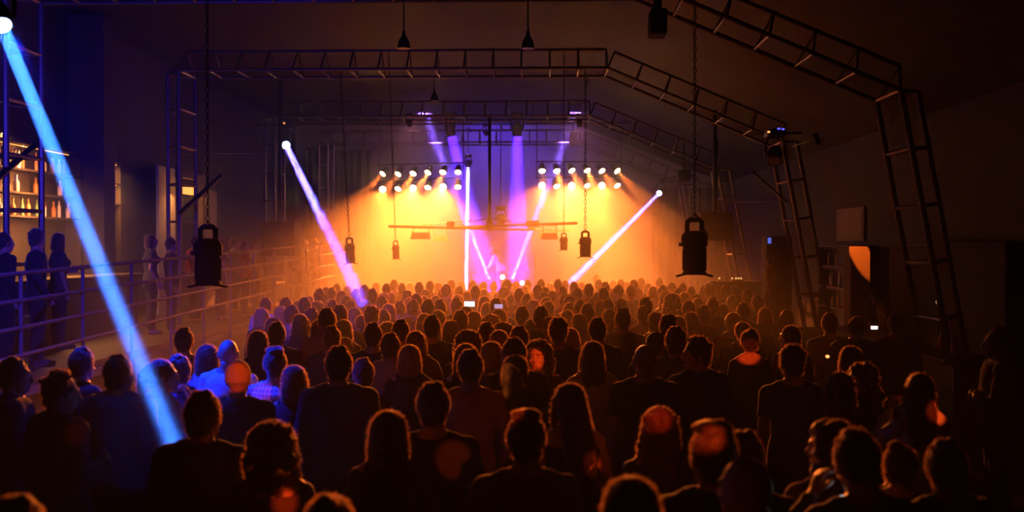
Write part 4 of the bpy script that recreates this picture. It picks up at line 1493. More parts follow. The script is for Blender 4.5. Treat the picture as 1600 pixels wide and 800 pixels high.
def hair_mesh(kind):
    """hair mass plus a fringe of fine loose strands that catch the light from behind"""
    me = remeshed('hair', hair_mb(kind), 0.008, 1, 0.0022, 55)
    me.materials.append(M['black'])
    me.materials.append(WISP)
    rn = random.Random(5)
    bm = bmesh.new()
    bm.from_mesh(me)
    bm.normal_update()
    bm.verts.ensure_lookup_table()
    src = [(v.co.copy(), v.normal.copy()) for v in bm.verts]
    ln = {'short': 0.014, 'flat': 0.013, 'cap': 0.007}.get(kind, 0.020)
    for i in range(3600):
        co, no = src[rn.randrange(len(src))]
        if no.length < 0.1 or (co.y > 0.03 and no.y > 0.5):
            continue
        d = (no * 0.75 + Vector((rn.uniform(-.6, .6), rn.uniform(-.6, .6), rn.uniform(-.7, .3)))).normalized()
        side = d.cross(Vector((rn.uniform(-1, 1), rn.uniform(-1, 1), rn.uniform(-1, 1)))).normalized() * 0.0011
        l_ = ln * rn.uniform(0.5, 1.3)
        a = co - no * 0.003
        vs = [bm.verts.new(a - side), bm.verts.new(a + side), bm.verts.new(a + d * l_ * 0.6 + side * 0.8 + Vector((0, 0, -0.001))), bm.verts.new(a + d * l_ + Vector((0, 0, -0.004)))]
        f = bm.faces.new(vs)
        f.material_index = 1
    bm.to_mesh(me)
    bm.free()
    return me


def cap_mb():
    mb = MB()
    mb.ell((0, -0.012, 0.05), (0.090, 0.106, 0.094), None, 22, 14)
    mb.tube([(0, 0.07, 0.068), (0, 0.12, 0.062), (0, 0.165, 0.05)], [(0.075, 0.008), (0.072, 0.008), (0.05, 0.006)], 14, ref=(1, 0, 0))
    mb.ell((0, -0.012, 0.145), 0.009)
    return mb


def beanie_mb():
    mb = MB()
    mb.ell((0, -0.014, 0.050), (0.090, 0.107, 0.108), None, 22, 14)
    mb.tube([(0, -0.012, 0.005), (0, -0.014, 0.05)], [(0.092, 0.108), (0.091, 0.107)], 22, ref=(1, 0, 0))
    return mb


def hat_mb():
    mb = MB()
    mb.lathe([(0, 0.07), (0.20, 0.062), (0.205, 0.068), (0.2, 0.075), (0.105, 0.08), (0.096, 0.15), (0.08, 0.175), (0.03, 0.165), (0, 0.165)], (0, -0.01, 0), None, 26)
    return mb


CACHE = {}


def cached(key, fn):
    if key not in CACHE:
        CACHE[key] = fn()
    return CACHE[key]


def slot(o, m):
    if not o.data.materials:
        o.data.materials.append(M['black'])
    o.material_slots[0].link = 'OBJECT'
    o.material_slots[0].material = m


def child(name, me, parent, m, mtx=None):
    o = bpy.data.objects.new(name, me)
    COL.objects.link(o)
    o.parent = parent
    if mtx is not None:
        o.matrix_local = mtx
    slot(o, m)
    return o


TOPNAME = dict(t_shirt='t_shirt', long_sleeve='long_sleeved_top', jacket='jacket', hoodie='hooded_top', vest_top='vest_top', scoop_top='scoop_back_top')


def person(pose_k, hair, hair_c, top, top_c, leg_c, skin, loc, heading, scale, label, group, face=False, near=True):
    pose = POSES[pose_k]
    me = cached(('body', pose_k), lambda: remeshed('body', body_mb(pose), 0.0085, 1))
    o = bpy.data.objects.new('person', me)
    COL.objects.link(o)
    slot(o, SKIN[skin])
    o.location = loc
    o.rotation_euler = (0, 0, R(heading))
    o.scale = (scale,) * 3
    tag(o, label, 'person', group)
    hm = head_matrix(pose)
    base = hair
    if hair in ('cap', 'beanie', 'hat'):
        base = 'cap' if hair in ('cap', 'hat') else None
    if base and base != 'bald':
        hme = cached(('hair', base), lambda: hair_mesh(base))
        child('hair', hme, o, HAIR[hair_c if hair_c in HAIR else 'dark'], hm)
    if hair in ('cap', 'beanie', 'hat'):
        f = {'cap': cap_mb, 'beanie': beanie_mb, 'hat': hat_mb}[hair]
        child(hair, cached(('lid', hair), lambda: remeshed(hair, f(), 0.007, 1) if hair != 'hat' else f().mesh('hat')), o, CLOTH[hair_c if hair_c in CLOTH else 'black'], hm)
    if top == 'bare':
        pass
    else:
        tme = cached(('top', pose_k, top), lambda: remeshed(top, top_mb(pose, top), 0.013, 2, 0.0035, 14))
        child(TOPNAME[top], tme, o, CLOTH[top_c])
    lme = cached(('legs', pose[0]), lambda: remeshed('trousers', trousers_mb(pose), 0.014, 2, 0.003, 14))
    child('trousers', lme, o, CLOTH[leg_c])
    if near:
        sme = cached('shoe', lambda: remeshed('shoe', shoe_mb(), 0.008, 1))
        child('shoe', sme, o, SHOE)
        child('shoe', sme, o, SHOE, Matrix.Scale(-1, 4, (1, 0, 0)))
    if face:
        for s in (-1, 1):
            e = child('eye', cached('eye', lambda: MB().ell((0, 0, 0), (0.0125, 0.009, 0.009)).mesh('eye')), o, EYE, hm @ Matrix.Translation((0.031 * s, 0.079, 0.012)))
            child('iris', cached('iris', lambda: MB().ell((0, 0, 0), (0.0055, 0.004, 0.0058)).mesh('iris')), e, IRIS, Matrix.Translation((0.0, 0.0075, -0.001)))
        child('eyebrow', cached('brow', lambda: MB().tube([(-0.05, 0.079, 0.036), (-0.032, 0.092, 0.041), (-0.014, 0.098, 0.036)], [0.003, 0.005, 0.004], 6).mesh('eyebrow')), o, HAIR['dark'], hm)
        child('eyebrow', cached('brow2', lambda: MB().tube([(0.05, 0.079, 0.036), (0.032, 0.092, 0.041), (0.014, 0.098, 0.036)], [0.003, 0.005, 0.004], 6).mesh('eyebrow')), o, HAIR['dark'], hm)
        child('lips', cached('lips', lambda: MB().tube([(-0.022, 0.093, -0.057), (0, 0.105, -0.054), (0.022, 0.093, -0.057)], [0.003, 0.005, 0.003], 8).tube([(-0.02, 0.093, -0.064), (0, 0.102, -0.067), (0.02, 0.093, -0.064)], [0.003, 0.005, 0.003], 8).mesh('lips')), o, LIP, hm)
    return o

# ------------------------------------------------------------------ who stands where (picture column, picture row of the head top, height, ...)
# near people: px, py, height, pose, hair, hair colour, top, top colour, trousers, skin, heading offset, label
NEAR = [
 (822, 638, 1.76, 'm0', 'flat', 'brown', 't_shirt', 'brown', 'navy', 1, 2, 'person with cropped hair in plain tee, nearest at bottom centre, back turned'),
 (677, 600, 1.78, 'm0', 'short', 'dark', 't_shirt', 'black', 'black', 1, 4, 'person in dark tee with a red-orange light spot on the back'),
 (608, 640, 1.66, 'f0', 'bob', 'dark', 't_shirt', 'charcoal', 'black', 1, -4, 'person with rounded bobbed hair between the red-spotted back and the bottom edge'),
 (893, 598, 1.72, 'f4', 'long', 'dark', 'vest_top', 'black', 'black', 0, 0, 'person with long dark hair and red-lit bare arm, right of bottom centre'),
 (1030, 633, 1.66, 'f2', 'wavy', 'red', 't_shirt', 'blue', 'black', 0, 12, 'person with long wavy auburn hair glinting red, in blue sleeves'),
 (1113, 655, 1.72, 'm0', 'flat', 'brown', 'jacket', 'black', 'black', 1, 14, 'person with a round red light spot on the back of the head'),
 (1163, 676, 1.64, 'm0', 'short', 'dark', 'long_sleeve', 'black', 'black', 1, -16, 'dark-haired person behind the shaven-headed one at the lower right'),
 (1171, 714, 1.72, 'm1', 'bald', 'dark', 't_shirt', 'brown', 'black', 1, 10, 'shaven-headed person with rim-lit shoulder near the bottom, right of centre'),
 (1237, 538, 1.78, 'm0', 'tousled', 'dark', 't_shirt', 'black', 'black', 1, 4, 'broad person in black tee with full dark hair, right of the red-lit scoop neck'),
 (1300, 655, 1.70, 'm1', 'curly', 'dark', 't_shirt', 'purple', 'black', 1, 14, 'person with curly cropped hair and violet-lit shoulder at lower right'),
 (1352, 687, 1.74, 'm8', 'short', 'dark', 'long_sleeve', 'charcoal', 'black', 1, 10, 'person bent over a lit phone at the lower right, jaw glowing white'),
 (1437, 582, 1.68, 'f5', 'long', 'brown', 'long_sleeve', 'white', 'navy', 0, 5, 'person in pale long sleeves with red-lit clasped hands at right'),
 (1478, 690, 1.66, 'm2', 'short', 'dark', 'jacket', 'black', 'black', 2, 10, 'dark figure in black jacket before the pale-sleeved one, lower right'),
 (1405, 690, 1.56, 'f5', 'bun', 'dark', 'long_sleeve', 'black', 'black', 1, -20, 'person with hair in a bun and raised hands at lower right'),
 (1560, 512, 1.80, 'm4', 'short', 'dark', 'jacket', 'black', 'black', 2, 70, 'tall dark figure with folded arms at the far right edge'),
 (1400, 490, 1.74, 'm0', 'short', 'dark', 'long_sleeve', 'black', 'black', 1, -20, 'dark figure leaning at the bar counter, right of the bartender'),
 (1330, 540, 1.66, 'f2', 'bob', 'brown', 'long_sleeve', 'black', 'black', 1, -20, 'person with bobbed hair in the dark group before the bar, lit from the left'),
 (1347, 566, 1.68, 'f1', 'curly', 'dark', 'jacket', 'black', 'black', 1, 60, 'curly-haired person nearest the camera in the dark group before the bar'),
 (1312, 580, 1.62, 'f1', 'long', 'brown', 'long_sleeve', 'black', 'black', 1, 10, 'long-haired person with glinting strands in the dark group before the bar'),
 (318, 613, 1.76, 'm0', 'short', 'dark', 'jacket', 'black', 'black', 1, -6, 'person in black jacket beside the foot of the big blue beam'),
 (425, 657, 1.66, 'f0', 'curly', 'brown', 'scoop_top', 'brown', 'black', 0, 10, 'person with full curly hair edged orange and a lit bare arm, lower left'),
 (372, 562, 1.72, 'm0', 'beanie', 'tan', 'jacket', 'charcoal', 'black', 1, 0, 'person in pale beanie glowing as a round orange-red disc'),
 (430, 541, 1.76, 'm1', 'flat', 'dark', 't_shirt', 'plaid', 'navy', 1, -6, 'person in pale checked shirt lit blue with a red spot on the shoulder'),
 (460, 570, 1.64, 'f1', 'bob', 'brown', 'long_sleeve', 'black', 'black', 1, -14, 'person with orange-edged bob beside the checked shirt'),
 (357, 530, 1.74, 'm1', 'bald', 'dark', 't_shirt', 'white', 'navy', 1, -10, 'bald person in white tee, head and shirt lit blue'),
 (325, 537, 1.70, 'f0', 'bob', 'dark', 't_shirt', 'white', 'navy', 1, 0, 'dark-haired person in white tee lit blue, left of the bald one'),
 (287, 514, 1.72, 'm2', 'short', 'brown', 't_shirt', 'grey', 'navy', 0, 50, 'person turned sideways in grey tee under the railing, right of the blue beam'),
 (252, 560, 1.70, 'f2', 'ponytail', 'dark', 't_shirt', 'white', 'white', 0, -30, 'person in white top and trousers glowing blue beside the big beam'),
 (278, 556, 1.66, 'f1', 'short', 'brown', 't_shirt', 'blue', 'navy', 0, 50, 'person facing the one in white trousers, in blue tee'),
 (186, 556, 1.74, 'm0', 'short', 'dark', 'hoodie', 'blue', 'black', 1, -8, 'person in hooded top with pale hood, left of the big blue beam'),
 (128, 545, 1.72, 'm1', 'short', 'brown', 'jacket', 'black', 'black', 0, -40, 'dark person with face edged orange, left of the hooded one'),
 (92, 578, 1.74, 'm2', 'tousled', 'dark', 'jacket', 'black', 'black', 1, -30, 'dark person with a red-lit hand at lower left'),
 (22, 560, 1.72, 'm4', 'short', 'dark', 'jacket', 'navy', 'black', 1, -60, 'dark person with folded arms at the far left edge below the railing'),
 (530, 543, 1.78, 'm0', 'short', 'dark', 'jacket', 'charcoal', 'black', 1, 2, 'tall person in dark jacket with short hair, standing in open floor at left'),
 (568, 562, 1.62, 'f1', 'short', 'brown', 'long_sleeve', 'charcoal', 'black', 0, -10, 'small person just right of the tall dark jacket'),
 (640, 538, 1.68, 'f0', 'bob', 'blond', 't_shirt', 'charcoal', 'navy', 0, 4, 'person with fair bobbed hair glowing orange along its edge'),
 (735, 548, 1.74, 'm0', 'short', 'dark', 't_shirt', 'orange', 'navy', 1, 2, 'person in orange tee with a violet-blue edge on the left sleeve'),
 (728, 536, 1.72, 'f0', 'bob', 'brown', 'long_sleeve', 'black', 'black', 0, 0, 'person with orange-edged hair just behind the orange tee'),
 (806, 554, 1.70, 'f2', 'bob', 'dark', 'jacket', 'black', 'black', 0, 2, 'person in dark jacket with smoke drifting behind, beside the red-lit face'),
 (842, 531, 1.70, 'f2', 'curly', 'dark', 'long_sleeve', 'black', 'black', 0, 195, 'curly-haired person facing the camera, face lit red'),
 (926, 532, 1.70, 'f0', 'long', 'brown', 't_shirt', 'white', 'navy', 0, 2, 'person with long straight hair and pale blue-lit sleeve, left of the bald one'),
 (1007, 538, 1.78, 'm0', 'bald', 'dark', 't_shirt', 'black', 'black', 1, 0, 'bald person in dark tee with a bright glint on the crown'),
 (1024, 517, 1.72, 'm2', 'cap', 'charcoal', 'long_sleeve', 'charcoal', 'black', 1, -6, 'person in a cap behind the bald one in dark tee'),
 (1090, 525, 1.80, 'm5', 'tousled', 'dark', 'jacket', 'black', 'black', 1, 20, 'person with tousled quiff in profile, in black jacket'),
 (1171, 512, 1.70, 'f0', 'bun', 'dark', 'scoop_top', 'black', 'black', 0, 0, 'person with hair up and bare upper back lit bright red'),
 (1229, 483, 1.66, 'f0', 'long', 'brown', 'long_sleeve', 'charcoal', 'black', 0, 0, 'long-haired person edged red, right of the scoop-backed one'),
 (1236, 508, 1.68, 'f1', 'bob', 'dark', 'long_sleeve', 'purple', 'black', 0, 12, 'bobbed person just in front of the red-edged long hair'),
 (1296, 490, 1.76, 'm0', 'short', 'dark', 't_shirt', 'purple', 'navy', 1, -10, 'person in plum tee standing before the right bar shelf'),
 (1337, 499, 1.70, 'm8', 'short', 'dark', 'jacket', 'black', 'black', 0, -20, 'person with red-edged face before the bartender'),
 (515, 764, 1.66, 'f0', 'bun', 'dark', 'long_sleeve', 'navy', 'black', 0, 0, 'person with topknot bun peeking in at the bottom edge, left of centre'),
 (985, 742, 1.68, 'f0', 'bob', 'dark', 'jacket', 'black', 'black', 1, 4, 'dark bobbed head at the bottom edge, right of centre'),
 (30, 778, 1.70, 'm0', 'short', 'dark', 'jacket', 'navy', 'black', 1, -6, 'dark head with a blue edge in the bottom left corner'),
 (1205, 402, 1.74, 'm1', 'short', 'dark', 't_shirt', 'tan', 'black', 0, 40, 'person standing on the side riser beside the right column, torso lit orange'),
 (470, 490, 1.72, 'f0', 'long', 'dark', 'long_sleeve', 'brown', 'black', 0, 0, 'person with long dark hair edged orange, tallest at the crowd left front'),
 (433, 505, 1.72, 'm0', 'short', 'brown', 'jacket', 'brown', 'black', 1, 0, 'short-haired person left of the tall long-haired one near the railing'),
 (404, 516, 1.70, 'f0', 'bob', 'dark', 'long_sleeve', 'charcoal', 'black', 1, 0, 'bobbed person near the railing above the checked shirt'),
 (519, 511, 1.70, 'm1', 'short', 'brown', 't_shirt', 'grey', 'navy', 0, -4, 'person in pale grey tee with orange-lit face edge, behind the tall dark jacket'),
 (583, 506, 1.74, 'm0', 'short', 'dark', 't_shirt', 'navy', 'black', 1, 0, 'short-haired person in blue tee behind the small person and tall jacket'),
 (675, 494, 1.78, 'm0', 'short', 'dark', 't_shirt', 'charcoal', 'black', 1, 0, 'broad dark-backed person behind the fair bob'),
 (732, 515, 1.74, 'f0', 'curly', 'brown', 'long_sleeve', 'charcoal', 'black', 0, 0, 'person with big rounded hair above the orange tee'),
 (872, 496, 1.80, 'm0', 'tousled', 'dark', 't_shirt', 'charcoal', 'black', 1, 0, 'tall dark-haired person above the red-lit face, right of it'),
 (973, 480, 1.80, 'm0', 'flat', 'dark', 'long_sleeve', 'charcoal', 'black', 1, 0, 'big-shouldered person with thick dark hair below the right lamp bank'),
 (933, 498, 1.78, 'm0', 'short', 'dark', 'long_sleeve', 'charcoal', 'black', 1, 3, 'person with round dark head between long straight hair and the big shoulders'),
 (1050, 458, 1.78, 'm0', 'curly', 'dark', 't_shirt', 'brown', 'black', 1, 0, 'person with rounded afro hair below the big chain hoist'),
 (1161, 474, 1.72, 'm0', 'short', 'dark', 'long_sleeve', 'brown', 'black', 1, 0, 'lone round-headed person at the crowd right, above the scoop-backed one'),
 (582, 452, 1.82, 'm1', 'short', 'dark', 't_shirt', 'brown', 'black', 1, 0, 'tall silhouetted person at the foot of the slanting violet beam'),
]
# the rest of the crowd: picture column, row, and a hair shape
FAR = '''476 466 s|497 470 c|499 499 b|531 478 s|542 461 b|549 468 l|581 478 t|537 499 b|511 483 s|487 482 s|416 466 s|409 481 b|439 478 l|428 495 b|519 450 s|511 449 c|499 452 s|483 462 l|534 454 b|566 492 l|
597 463 s|608 474 b|625 471 s|636 453 f|642 464 b|645 469 s|663 462 l|669 469 s|681 473 b|687 469 s|681 461 b|691 452 t|697 445 s|665 452 b|651 460 s|611 457 l|600 457 b|616 438 s|717 446 b|730 455 l|741 454 l|
716 460 b|713 466 s|728 478 l|741 486 b|663 489 l|685 484 l|626 501 s|606 502 l|600 485 s|742 447 s|755 441 s|756 451 b|757 462 b|761 472 l|767 491 c|775 467 s|784 466 l|780 482 b|788 448 c|792 437 s|800 460 c|811 452 s|
820 446 b|823 460 s|816 480 s|833 468 l|840 446 s|852 448 k|851 456 k|863 454 l|883 439 s|880 448 s|857 470 b|854 464 l|882 461 s|889 462 b|890 472 l|886 484 b|862 494 l|831 498 b|786 503 c|780 515 b|811 511 s|892 512 b|
902 451 s|914 451 l|918 476 s|933 457 s|925 466 l|935 437 s|932 430 s|943 450 s|953 450 b|966 446 s|985 447 s|997 451 b|939 468 b|950 468 s|970 466 k|969 473 k|952 482 l|1009 466 s|1007 477 b|1025 487 b|1001 435 s|1012 442 b|
1030 435 s|1035 446 s|1041 455 c|979 440 b|1044 491 f|1059 451 s|1069 456 l|1089 459 k|1090 465 l|1076 471 s|1060 493 b|1081 487 b|1113 467 s|1126 451 b|1130 474 l|1144 461 l|1107 444 s|1115 444 b|1049 442 s|1100 446 l|
1056 512 s|1160 502 l|768 533 b|803 530 s|566 563 x|610 522 s|650 516 l|760 505 s|705 500 b|720 486 s|845 480 s|905 490 b|906 470 s|1100 478 s|1145 488 b|1183 462 s|1195 480 b|455 478 s|466 470 b|447 466 s|520 470 s|555 480 b|
570 446 s|588 441 b|604 444 s|628 443 s|641 441 b|655 442 s|672 440 s|685 441 b|705 438 s|722 438 b|738 439 s|772 441 s|806 440 b|825 438 s|845 437 s|860 441 b|872 437 s|897 441 s|908 440 b|920 444 s|946 441 s|958 438 b|970 437 s|990 438 s|
1020 447 b|1066 443 s|1080 449 s|1135 444 s|1150 446 b|1168 452 s|556 452 s|543 446 b|527 444 s'''
HK = dict(s='short', b='bob', l='long', c='curly', t='tousled', f='flat', k='cap')
HN = dict(short='short-haired', bob='bob-haired', long='long-haired', curly='curly-haired', tousled='tousle-haired', flat='flat-topped', cap='capped', ponytail='ponytailed', bald='bald')

rnd = random.Random(21)
folk = []
for (px, py, h, *rest) in NEAR:
    folk.append(dict(px=px, py=py, h=h, near=True, rest=rest, fixed=py > 520))
for it in FAR.replace('\n', '').split('|'):
    a = it.split()
    if a[2] == 'x':
        continue
    px, py = float(a[0]), float(a[1])
    hair = HK[a[2]]
    fem = hair in ('bob', 'long', 'curly') or (hair == 'short' and rnd.random() < 0.12)
    h = rnd.uniform(1.62, 1.72) if fem else rnd.uniform(1.70, 1.82)
    if hair == 'long' and rnd.random() < 0.25:
        hair = 'ponytail'
    if fem:
        pk = rnd.choice(['f0', 'f0', 'f0', 'f1', 'f2', 'f4'])
    else:
        pk = rnd.choice(['m0', 'm0', 'm0', 'm1', 'm2', 'm4', 'm5' if rnd.random() < 0.4 else 'm0'])
    top = rnd.choice(['t_shirt', 't_shirt', 'long_sleeve', 'jacket', 'hoodie'] if not fem else ['t_shirt', 'long_sleeve', 'vest_top', 'scoop_top', 'jacket'])
    tc = rnd.choice(['black', 'charcoal', 'navy', 'grey', 'brown', 'white', 'olive', 'red', 'tan', 'blue', 'charcoal', 'black'])
    hc = 'black' if hair == 'cap' else rnd.choice(['dark', 'dark', 'brown', 'brown', 'blond' if fem else 'dark', 'red' if fem else 'brown'])
    folk.append(dict(px=px, py=py, h=h, near=False, fixed=False, rest=[pk, hair, hc, top, tc, rnd.choice(['black', 'navy', 'charcoal']), rnd.choice([0, 0, 1, 1, 2]), rnd.gauss(0, 9), None]))


def ray_slope(px, py):
    d = at(px, py, 1.0)
    return d.x, d.z - CAM_H      # per metre of depth


RIS = 0.9
for p in folk:
    p['kx'], p['kz'] = ray_slope(p['px'], p['py'])
    z0 = RIS if p['py'] == 402 else 0.0
    p['z0'] = z0
    p['Y'] = (CAM_H - z0 - p['h']) / -p['kz'] if z0 == 0 else 18.6
    if z0:
        p['h'] = CAM_H + p['kz'] * p['Y'] - z0
# let people step back or forward along their line of sight until nobody shares a spot
n = len(folk)
kx = np.array([p['kx'] for p in folk])
kz = np.array([p['kz'] for p in folk])
Yv = np.array([p['Y'] for p in folk])
fx = np.array([0.12 if p['fixed'] else 1.0 for p in folk])
lo = np.array([(CAM_H - 1.90) / -k if k < 0 else 0 for k in kz])
hi = np.array([(CAM_H - 1.54) / -k if k < 0 else 99 for k in kz])
hi = np.minimum(hi, 28.8)
for p_i, p in enumerate(folk):
    if p['z0']:
        lo[p_i] = hi[p_i] = Yv[p_i]
Yv = np.clip(Yv, lo, hi)
for it in range(400):
    X = kx * Yv
    dx = X[:, None] - X[None, :]
    dy = Yv[:, None] - Yv[None, :]
    dy = np.where(np.abs(dy) < 1e-6, 1e-3 * np.sign(np.arange(n)[:, None] - np.arange(n)[None, :]), dy)
    need = np.sqrt(np.clip(1 - (dx / 0.56) ** 2, 0, None)) * 0.46
    pen = np.clip(need - np.abs(dy), 0, None)
    np.fill_diagonal(pen, 0)
    if pen.max() < 0.01:
        break
    Yv = np.clip(Yv + 0.30 * (pen * np.sign(dy)).sum(1) * fx, lo, hi)

ROWS = [(443.5, 'farthest rows'), (452.5, 'far rows'), (463.5, 'middle-far rows'), (477.5, 'middle rows'), (600, 'nearer rows')]
ZONES = [(500, 'beside left railing'), (590, 'under left chain hoist'), (690, 'under left lamp bank'), (760, 'under upright beam'), (840, 'under performer'),
         (915, 'under paired floodlights'), (1000, 'under right lamp bank'), (1100, 'under big hoist'), (2000, 'before right ledge')]
bins = {}
for p in folk:
    if not p['near']:
        r_ = next(nm for lim, nm in ROWS if p['py'] < lim)
        z_ = next(nm for lim, nm in ZONES if p['px'] < lim)
        bins.setdefault((r_, z_), []).append(p)
for (r_, z_), ps in bins.items():
    ps.sort(key=lambda p: p['px'])
    for i, p in enumerate(ps):
        p['rest'][-1] = f"backlit {HN[p['rest'][1]]} person, {ORD[i] if len(ps) > 1 else 'the only one'} in {r_} {z_}"

WHO = {}
for i, p in enumerate(folk):
    Y = float(Yv[i])
    h = CAM_H + p['kz'] * Y - p['z0']
    X = p['kx'] * Y
    pk, hair, hc, top, tc, lc, sk, dh, lab = p['rest']
    head = math.degrees(math.atan2(-(-1.0 - X), 32.0 - Y)) * 0.7 + dh
    hh = {'bald': 1.753, 'short': 1.768, 'bob': 1.765, 'long': 1.763, 'wavy': 1.765, 'curly': 1.78, 'tousled': 1.785, 'flat': 1.79, 'cap': 1.778, 'beanie': 1.785, 'bun': 1.785, 'ponytail': 1.768}[hair]
    if pk == 'm8':
        hh -= 0.03
    o = person(pk, hair, hc, top, tc, lc, sk, (X, Y, p['z0']), head, h / hh, lab, 'people in the dance floor crowd' if not p['z0'] else None,
               face=(abs(dh) > 100), near=p['near'])
    WHO[(p['px'], p['py'])] = o

# people on the left platform behind the railing
PL = [(8, -7.0, 'm0', 'short', 'black', 'far-left person behind the railing under the bottle shelf'), (58, -6.55, 'm1', 'tousled', 'black', 'big dark head behind the railing under the lit bottles'),
      (92, -7.3, 'f1', 'bob', 'charcoal', 'person behind the railing just left of the big blue beam'), (236, -6.9, 'f0', 'bob', 'charcoal', 'person behind the railing left of the kiosk'),
      (268, -6.55, 'm0', 'short', 'black', 'dark person at the railing before the kiosk frame'), (305, -7.1, 'm1', 'short', 'red', 'person in red top behind the railing before the kiosk'),
      (345, -6.8, 'f1', 'long', 'charcoal', 'long-haired person behind the railing before the pale panel'), (366, -7.2, 'm4', 'short', 'grey', 'person with folded arms behind the railing right of the pale panel'),
      (382, -6.5, 'f2', 'bob', 'red', 'person in red top at the railing left of the square loudspeaker'), (399, -7.1, 'm0', 'short', 'tan', 'person half hidden by the square loudspeaker left edge'),
      (466, -6.5, 'm1', 'short', 'tan', 'person on the platform just right of the square loudspeaker'), (477, -6.9, 'f0', 'bob', 'white', 'pale-topped person second to the right of the square loudspeaker'),
      (493, -6.55, 'm0', 'short', 'purple', 'person on the platform beside the slanting violet beam')]
for px, X, pk, hair, tc, lab in PL:
    kx_, _ = ray_slope(px, 385)
    Y = X / kx_
    person(pk, hair, 'brown' if pk[0] == 'f' else 'dark', 'long_sleeve' if pk[0] == 'm' else 't_shirt', tc, 'black', 1, (X, Y, PZ), -50 + rnd.uniform(-15, 15), rnd.uniform(0.95, 1.01), lab,
           'people on the left platform', near=Y < 16)

# bartender and performer
p = at(1346, 450, 17.2)
person('m6', 'short', 'dark', 't_shirt', 'yellow', 'black', 0, (6.0, 17.3, 0), 75, 1.02, 'bartender in yellow top bending over the right bar counter', None, face=True)
p = at(783, 392, 32.9)
pf = person('perf', 'hat', 'white', 'jacket', 'white', 'black', 0, (p.x - 0.02, 33.05, STZ), 62, 0.94, 'performer in wide-brimmed hat leaning on stage under violet light', None, face=True)
new_light('stage_key', 'SPOT', at(783, 290, 31.0), (p.x, 33.0, 2.1), 50.0, (0.35, 0.2, 1.0), None, spot_size=R(24), spot_blend=0.6)

# riser with a case and a little blue screen at the right column
mb = MB().box((0, 0, RIS / 2), (2.2, 1.9, RIS), None, 0.01)
tag(obj('riser', mb, M['blackrough'], None, (4.55, 19.0, 0)), 'low black side riser beside the right column', 'riser')
q = at(1201, 379, 20.6)
cs = thing('equipment_case', 'tall black equipment case with small blue display by the right column', 'case', (q.x + 0.22, q.y + 0.25, 0))
zt = at(1201, 374, 20.6).z + 0.03
obj('body', MB().box((0, 0, zt / 2), (0.52, 0.46, zt), None, 0.015), M['blackrough'], cs)
obj('display', MB().box((-0.2, -0.235, q.z), (0.07, 0.012, 0.12)), mat('case_display', (0.2, 0.3, 1.0), 0.3, emit=(0.10, 0.16, 0.8), strength=0.9), cs)
for sx in (-1, 1):
    obj('caster', MB().tube([(sx * 0.2 - 0.02, 0, 0.0), (sx * 0.2 + 0.02, 0, 0.0)], [0.04] * 2, 12), M['black'], cs)
cs.location.z = 0.04


def held(owner, local):
    bpy.context.view_layer.update()
    return owner.matrix_world @ Vector(local)


def phone(pos, label, aim, m, s=1.0):
    t = thing('phone', label, 'phone', pos)
    q = (Vector(aim) - Vector(pos)).normalized().to_track_quat('Y', 'Z')
    t.rotation_euler = q.to_euler()
    obj('case', MB().box((0, 0, 0), (0.15 * s, 0.01, 0.078 * s), None, 0.004), M['black'], t)
    obj('screen', MB().box((0, 0.0058, 0), (0.138 * s, 0.002, 0.068 * s)), m, t)
    return t


for px, py, Yo, m, lab, s in ((733.5, 475, 13.3, M['screen'], 'bright phone screen held up in the middle of the crowd', 1.0), (779, 478.5, 14.2, M['screen_dim'], 'dim phone screen held up below the performer', 0.8)):
    w0 = min(folk, key=lambda f: abs(f['px'] - px) + abs(f['py'] - py) * (1.0 if f['py'] > py - 4 else 3))
    i = folk.index(w0)
    q = at(px, py, float(Yv[i]) + 0.30)
    phone(q, lab, (0, 0, CAM_H), m, s)
ow = WHO[(1352, 687)]
q = at(1327, 781, ow.location.y + 0.28)
ph = phone(q, 'small lit phone held by the bent person at the lower right', ow.location + Vector((0, 0, 1.6)), M['screen'], 0.5)
new_light('phone_glow', 'SPOT', q + Vector((-0.02, 0.02, 0.03)), ow.location + Vector((0.02, 0.05, 1.6)), 0.5, (0.85, 0.9, 1.0), ph, spot_size=R(120), spot_blend=0.5, shadow_soft_size=0.03)
ow = WHO[(1337, 499)]
phone(at(1366, 512, ow.location.y - 0.1), 'white phone screen beside the bartender at the bar', (2.0, 0, CAM_H), M['screen'], 0.5)
c0 = at(1293, 557, WHO[(1312, 580)].location.y + 0.1)
cg = thing('cigarette', 'glowing cigarette tip in the dark group before the bar', 'cigarette', c0)
obj('paper', MB().bar((0.006, 0, 0), (0.085, 0.03, -0.01), 0.004), M['pale'], cg)
obj('ember', MB().ell((0, 0, 0), (0.012, 0.009, 0.009)), M['ember'], cg)
c0 = at(1052, 611, WHO[(1007, 538)].location.y + 0.18)
cg = thing('cigarette', 'glowing cigarette in the hand of the bald person in dark tee', 'cigarette', c0)
obj('paper', MB().bar((-0.004, 0, 0), (-0.085, 0.02, 0.01), 0.005), M['pale'], cg)
obj('ember', MB().ell((0, 0, 0), (0.012, 0.009, 0.009)), M['ember'], cg)

# a puff of cigarette smoke
ow = WHO[(806, 554)]
q = at(803, 612, ow.location.y - 0.42)
mb = MB().tube([(0.03, 0, -0.22), (0.02, 0, -0.1), (0.0, 0, 0.02), (-0.03, 0, 0.14), (-0.05, 0, 0.2)], [0.03, 0.06, 0.085, 0.07, 0.02], 14)
tag(obj('smoke_puff', mb, smoke_mat('cigarette_smoke', 7.0), None, q), 'pale puff of cigarette smoke left of the red-lit face', 'smoke', kind='stuff')

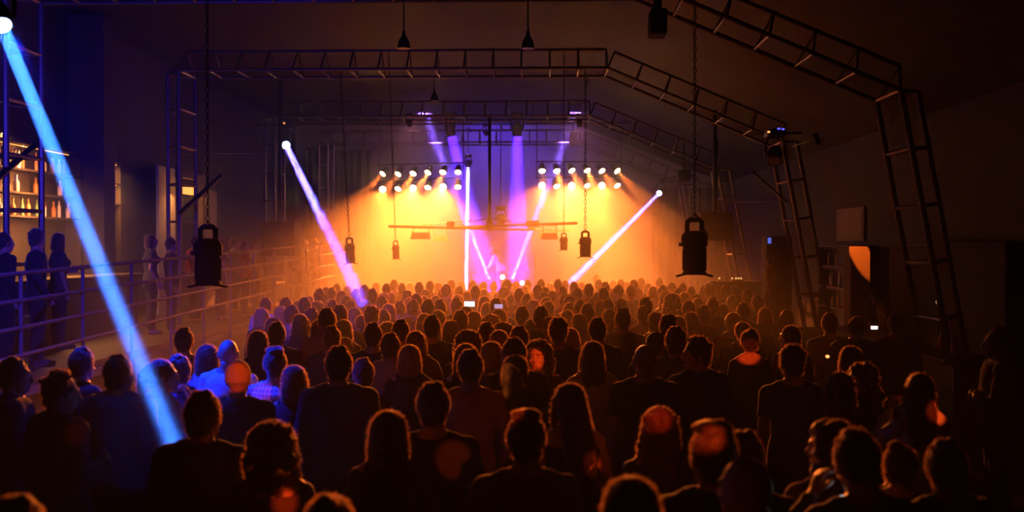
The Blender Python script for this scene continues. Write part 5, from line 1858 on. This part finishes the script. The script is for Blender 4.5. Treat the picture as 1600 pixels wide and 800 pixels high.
# ------------------------------------------------------------------ effect light throwing small red spots on the crowd
ef = Vector((1.9, -1.2, 4.7))
t = thing('effect_light', 'small effect light under the roof behind the camera, throwing red spots', 'stage light', ef)
obj('housing', MB().box((0, 0, 0), (0.4, 0.3, 0.26), None, 0.03), M['black'], t)
lm = MB()
for i in range(5):
    for j in range(3):
        lm.lathe([(0.026, 0), (0.026, 0.012), (0.018, 0.018), (0, 0.02)], (-0.14 + 0.07 * i, 0.15, -0.07 + 0.07 * j), Matrix.Rotation(R(-90), 3, 'X'), 12)
obj('lens_plate', lm, mat('red_lens', (0.8, 0.1, 0.05), 0.3, emit=(1, 0.1, 0.02), strength=3.0), t)
obj('yoke', MB().tube([(-0.23, 0, 0), (-0.23, 0, 0.2), (0.23, 0, 0.2), (0.23, 0, 0)], [0.015] * 4, 8).bar((0, 0, 0.2), (0, 0, 1.5), 0.015), M['black'], t)


def derby(px, py, Y, dia_px, power, color=DERBY_RED):
    power *= DERBY_GAIN
    p_ = at(px, py, Y)
    e_ = ef + Vector((random.uniform(-.12, .12), 0.17, random.uniform(-.06, .06)))
    dist = (p_ - e_).length
    half = math.degrees(math.atan(dia_px / 2 / FPX * Y / dist))
    new_light('red_spot', 'SPOT', e_, p_, power, color, t, spot_size=R(2 * half), spot_blend=0.35, shadow_soft_size=0.02)


def Yof(key):
    return WHO[key].location.y


derby(371, 586, Yof((372, 562)) - 0.1, 48, 420)
derby(413, 611, Yof((430, 541)) - 0.12, 36, 160)
derby(710, 716, Yof((677, 600)) - 0.13, 62, 420)
derby(832, 562, Yof((842, 531)) - 0.08, 42, 420)
derby(1171, 549, Yof((1171, 512)) - 0.1, 42, 420)
derby(1113, 682, Yof((1113, 655)) - 0.1, 44, 330)
derby(920, 733, Yof((893, 598)) - 0.02, 30, 330)
derby(1028, 655, Yof((1030, 633)) - 0.08, 46, 220)
derby(1444, 664, Yof((1437, 582)) + 0.2, 36, 420)
derby(441, 792, Yof((425, 657)) - 0.03, 34, 260)
derby(115, 685, Yof((92, 578)) - 0.05, 40, 120)
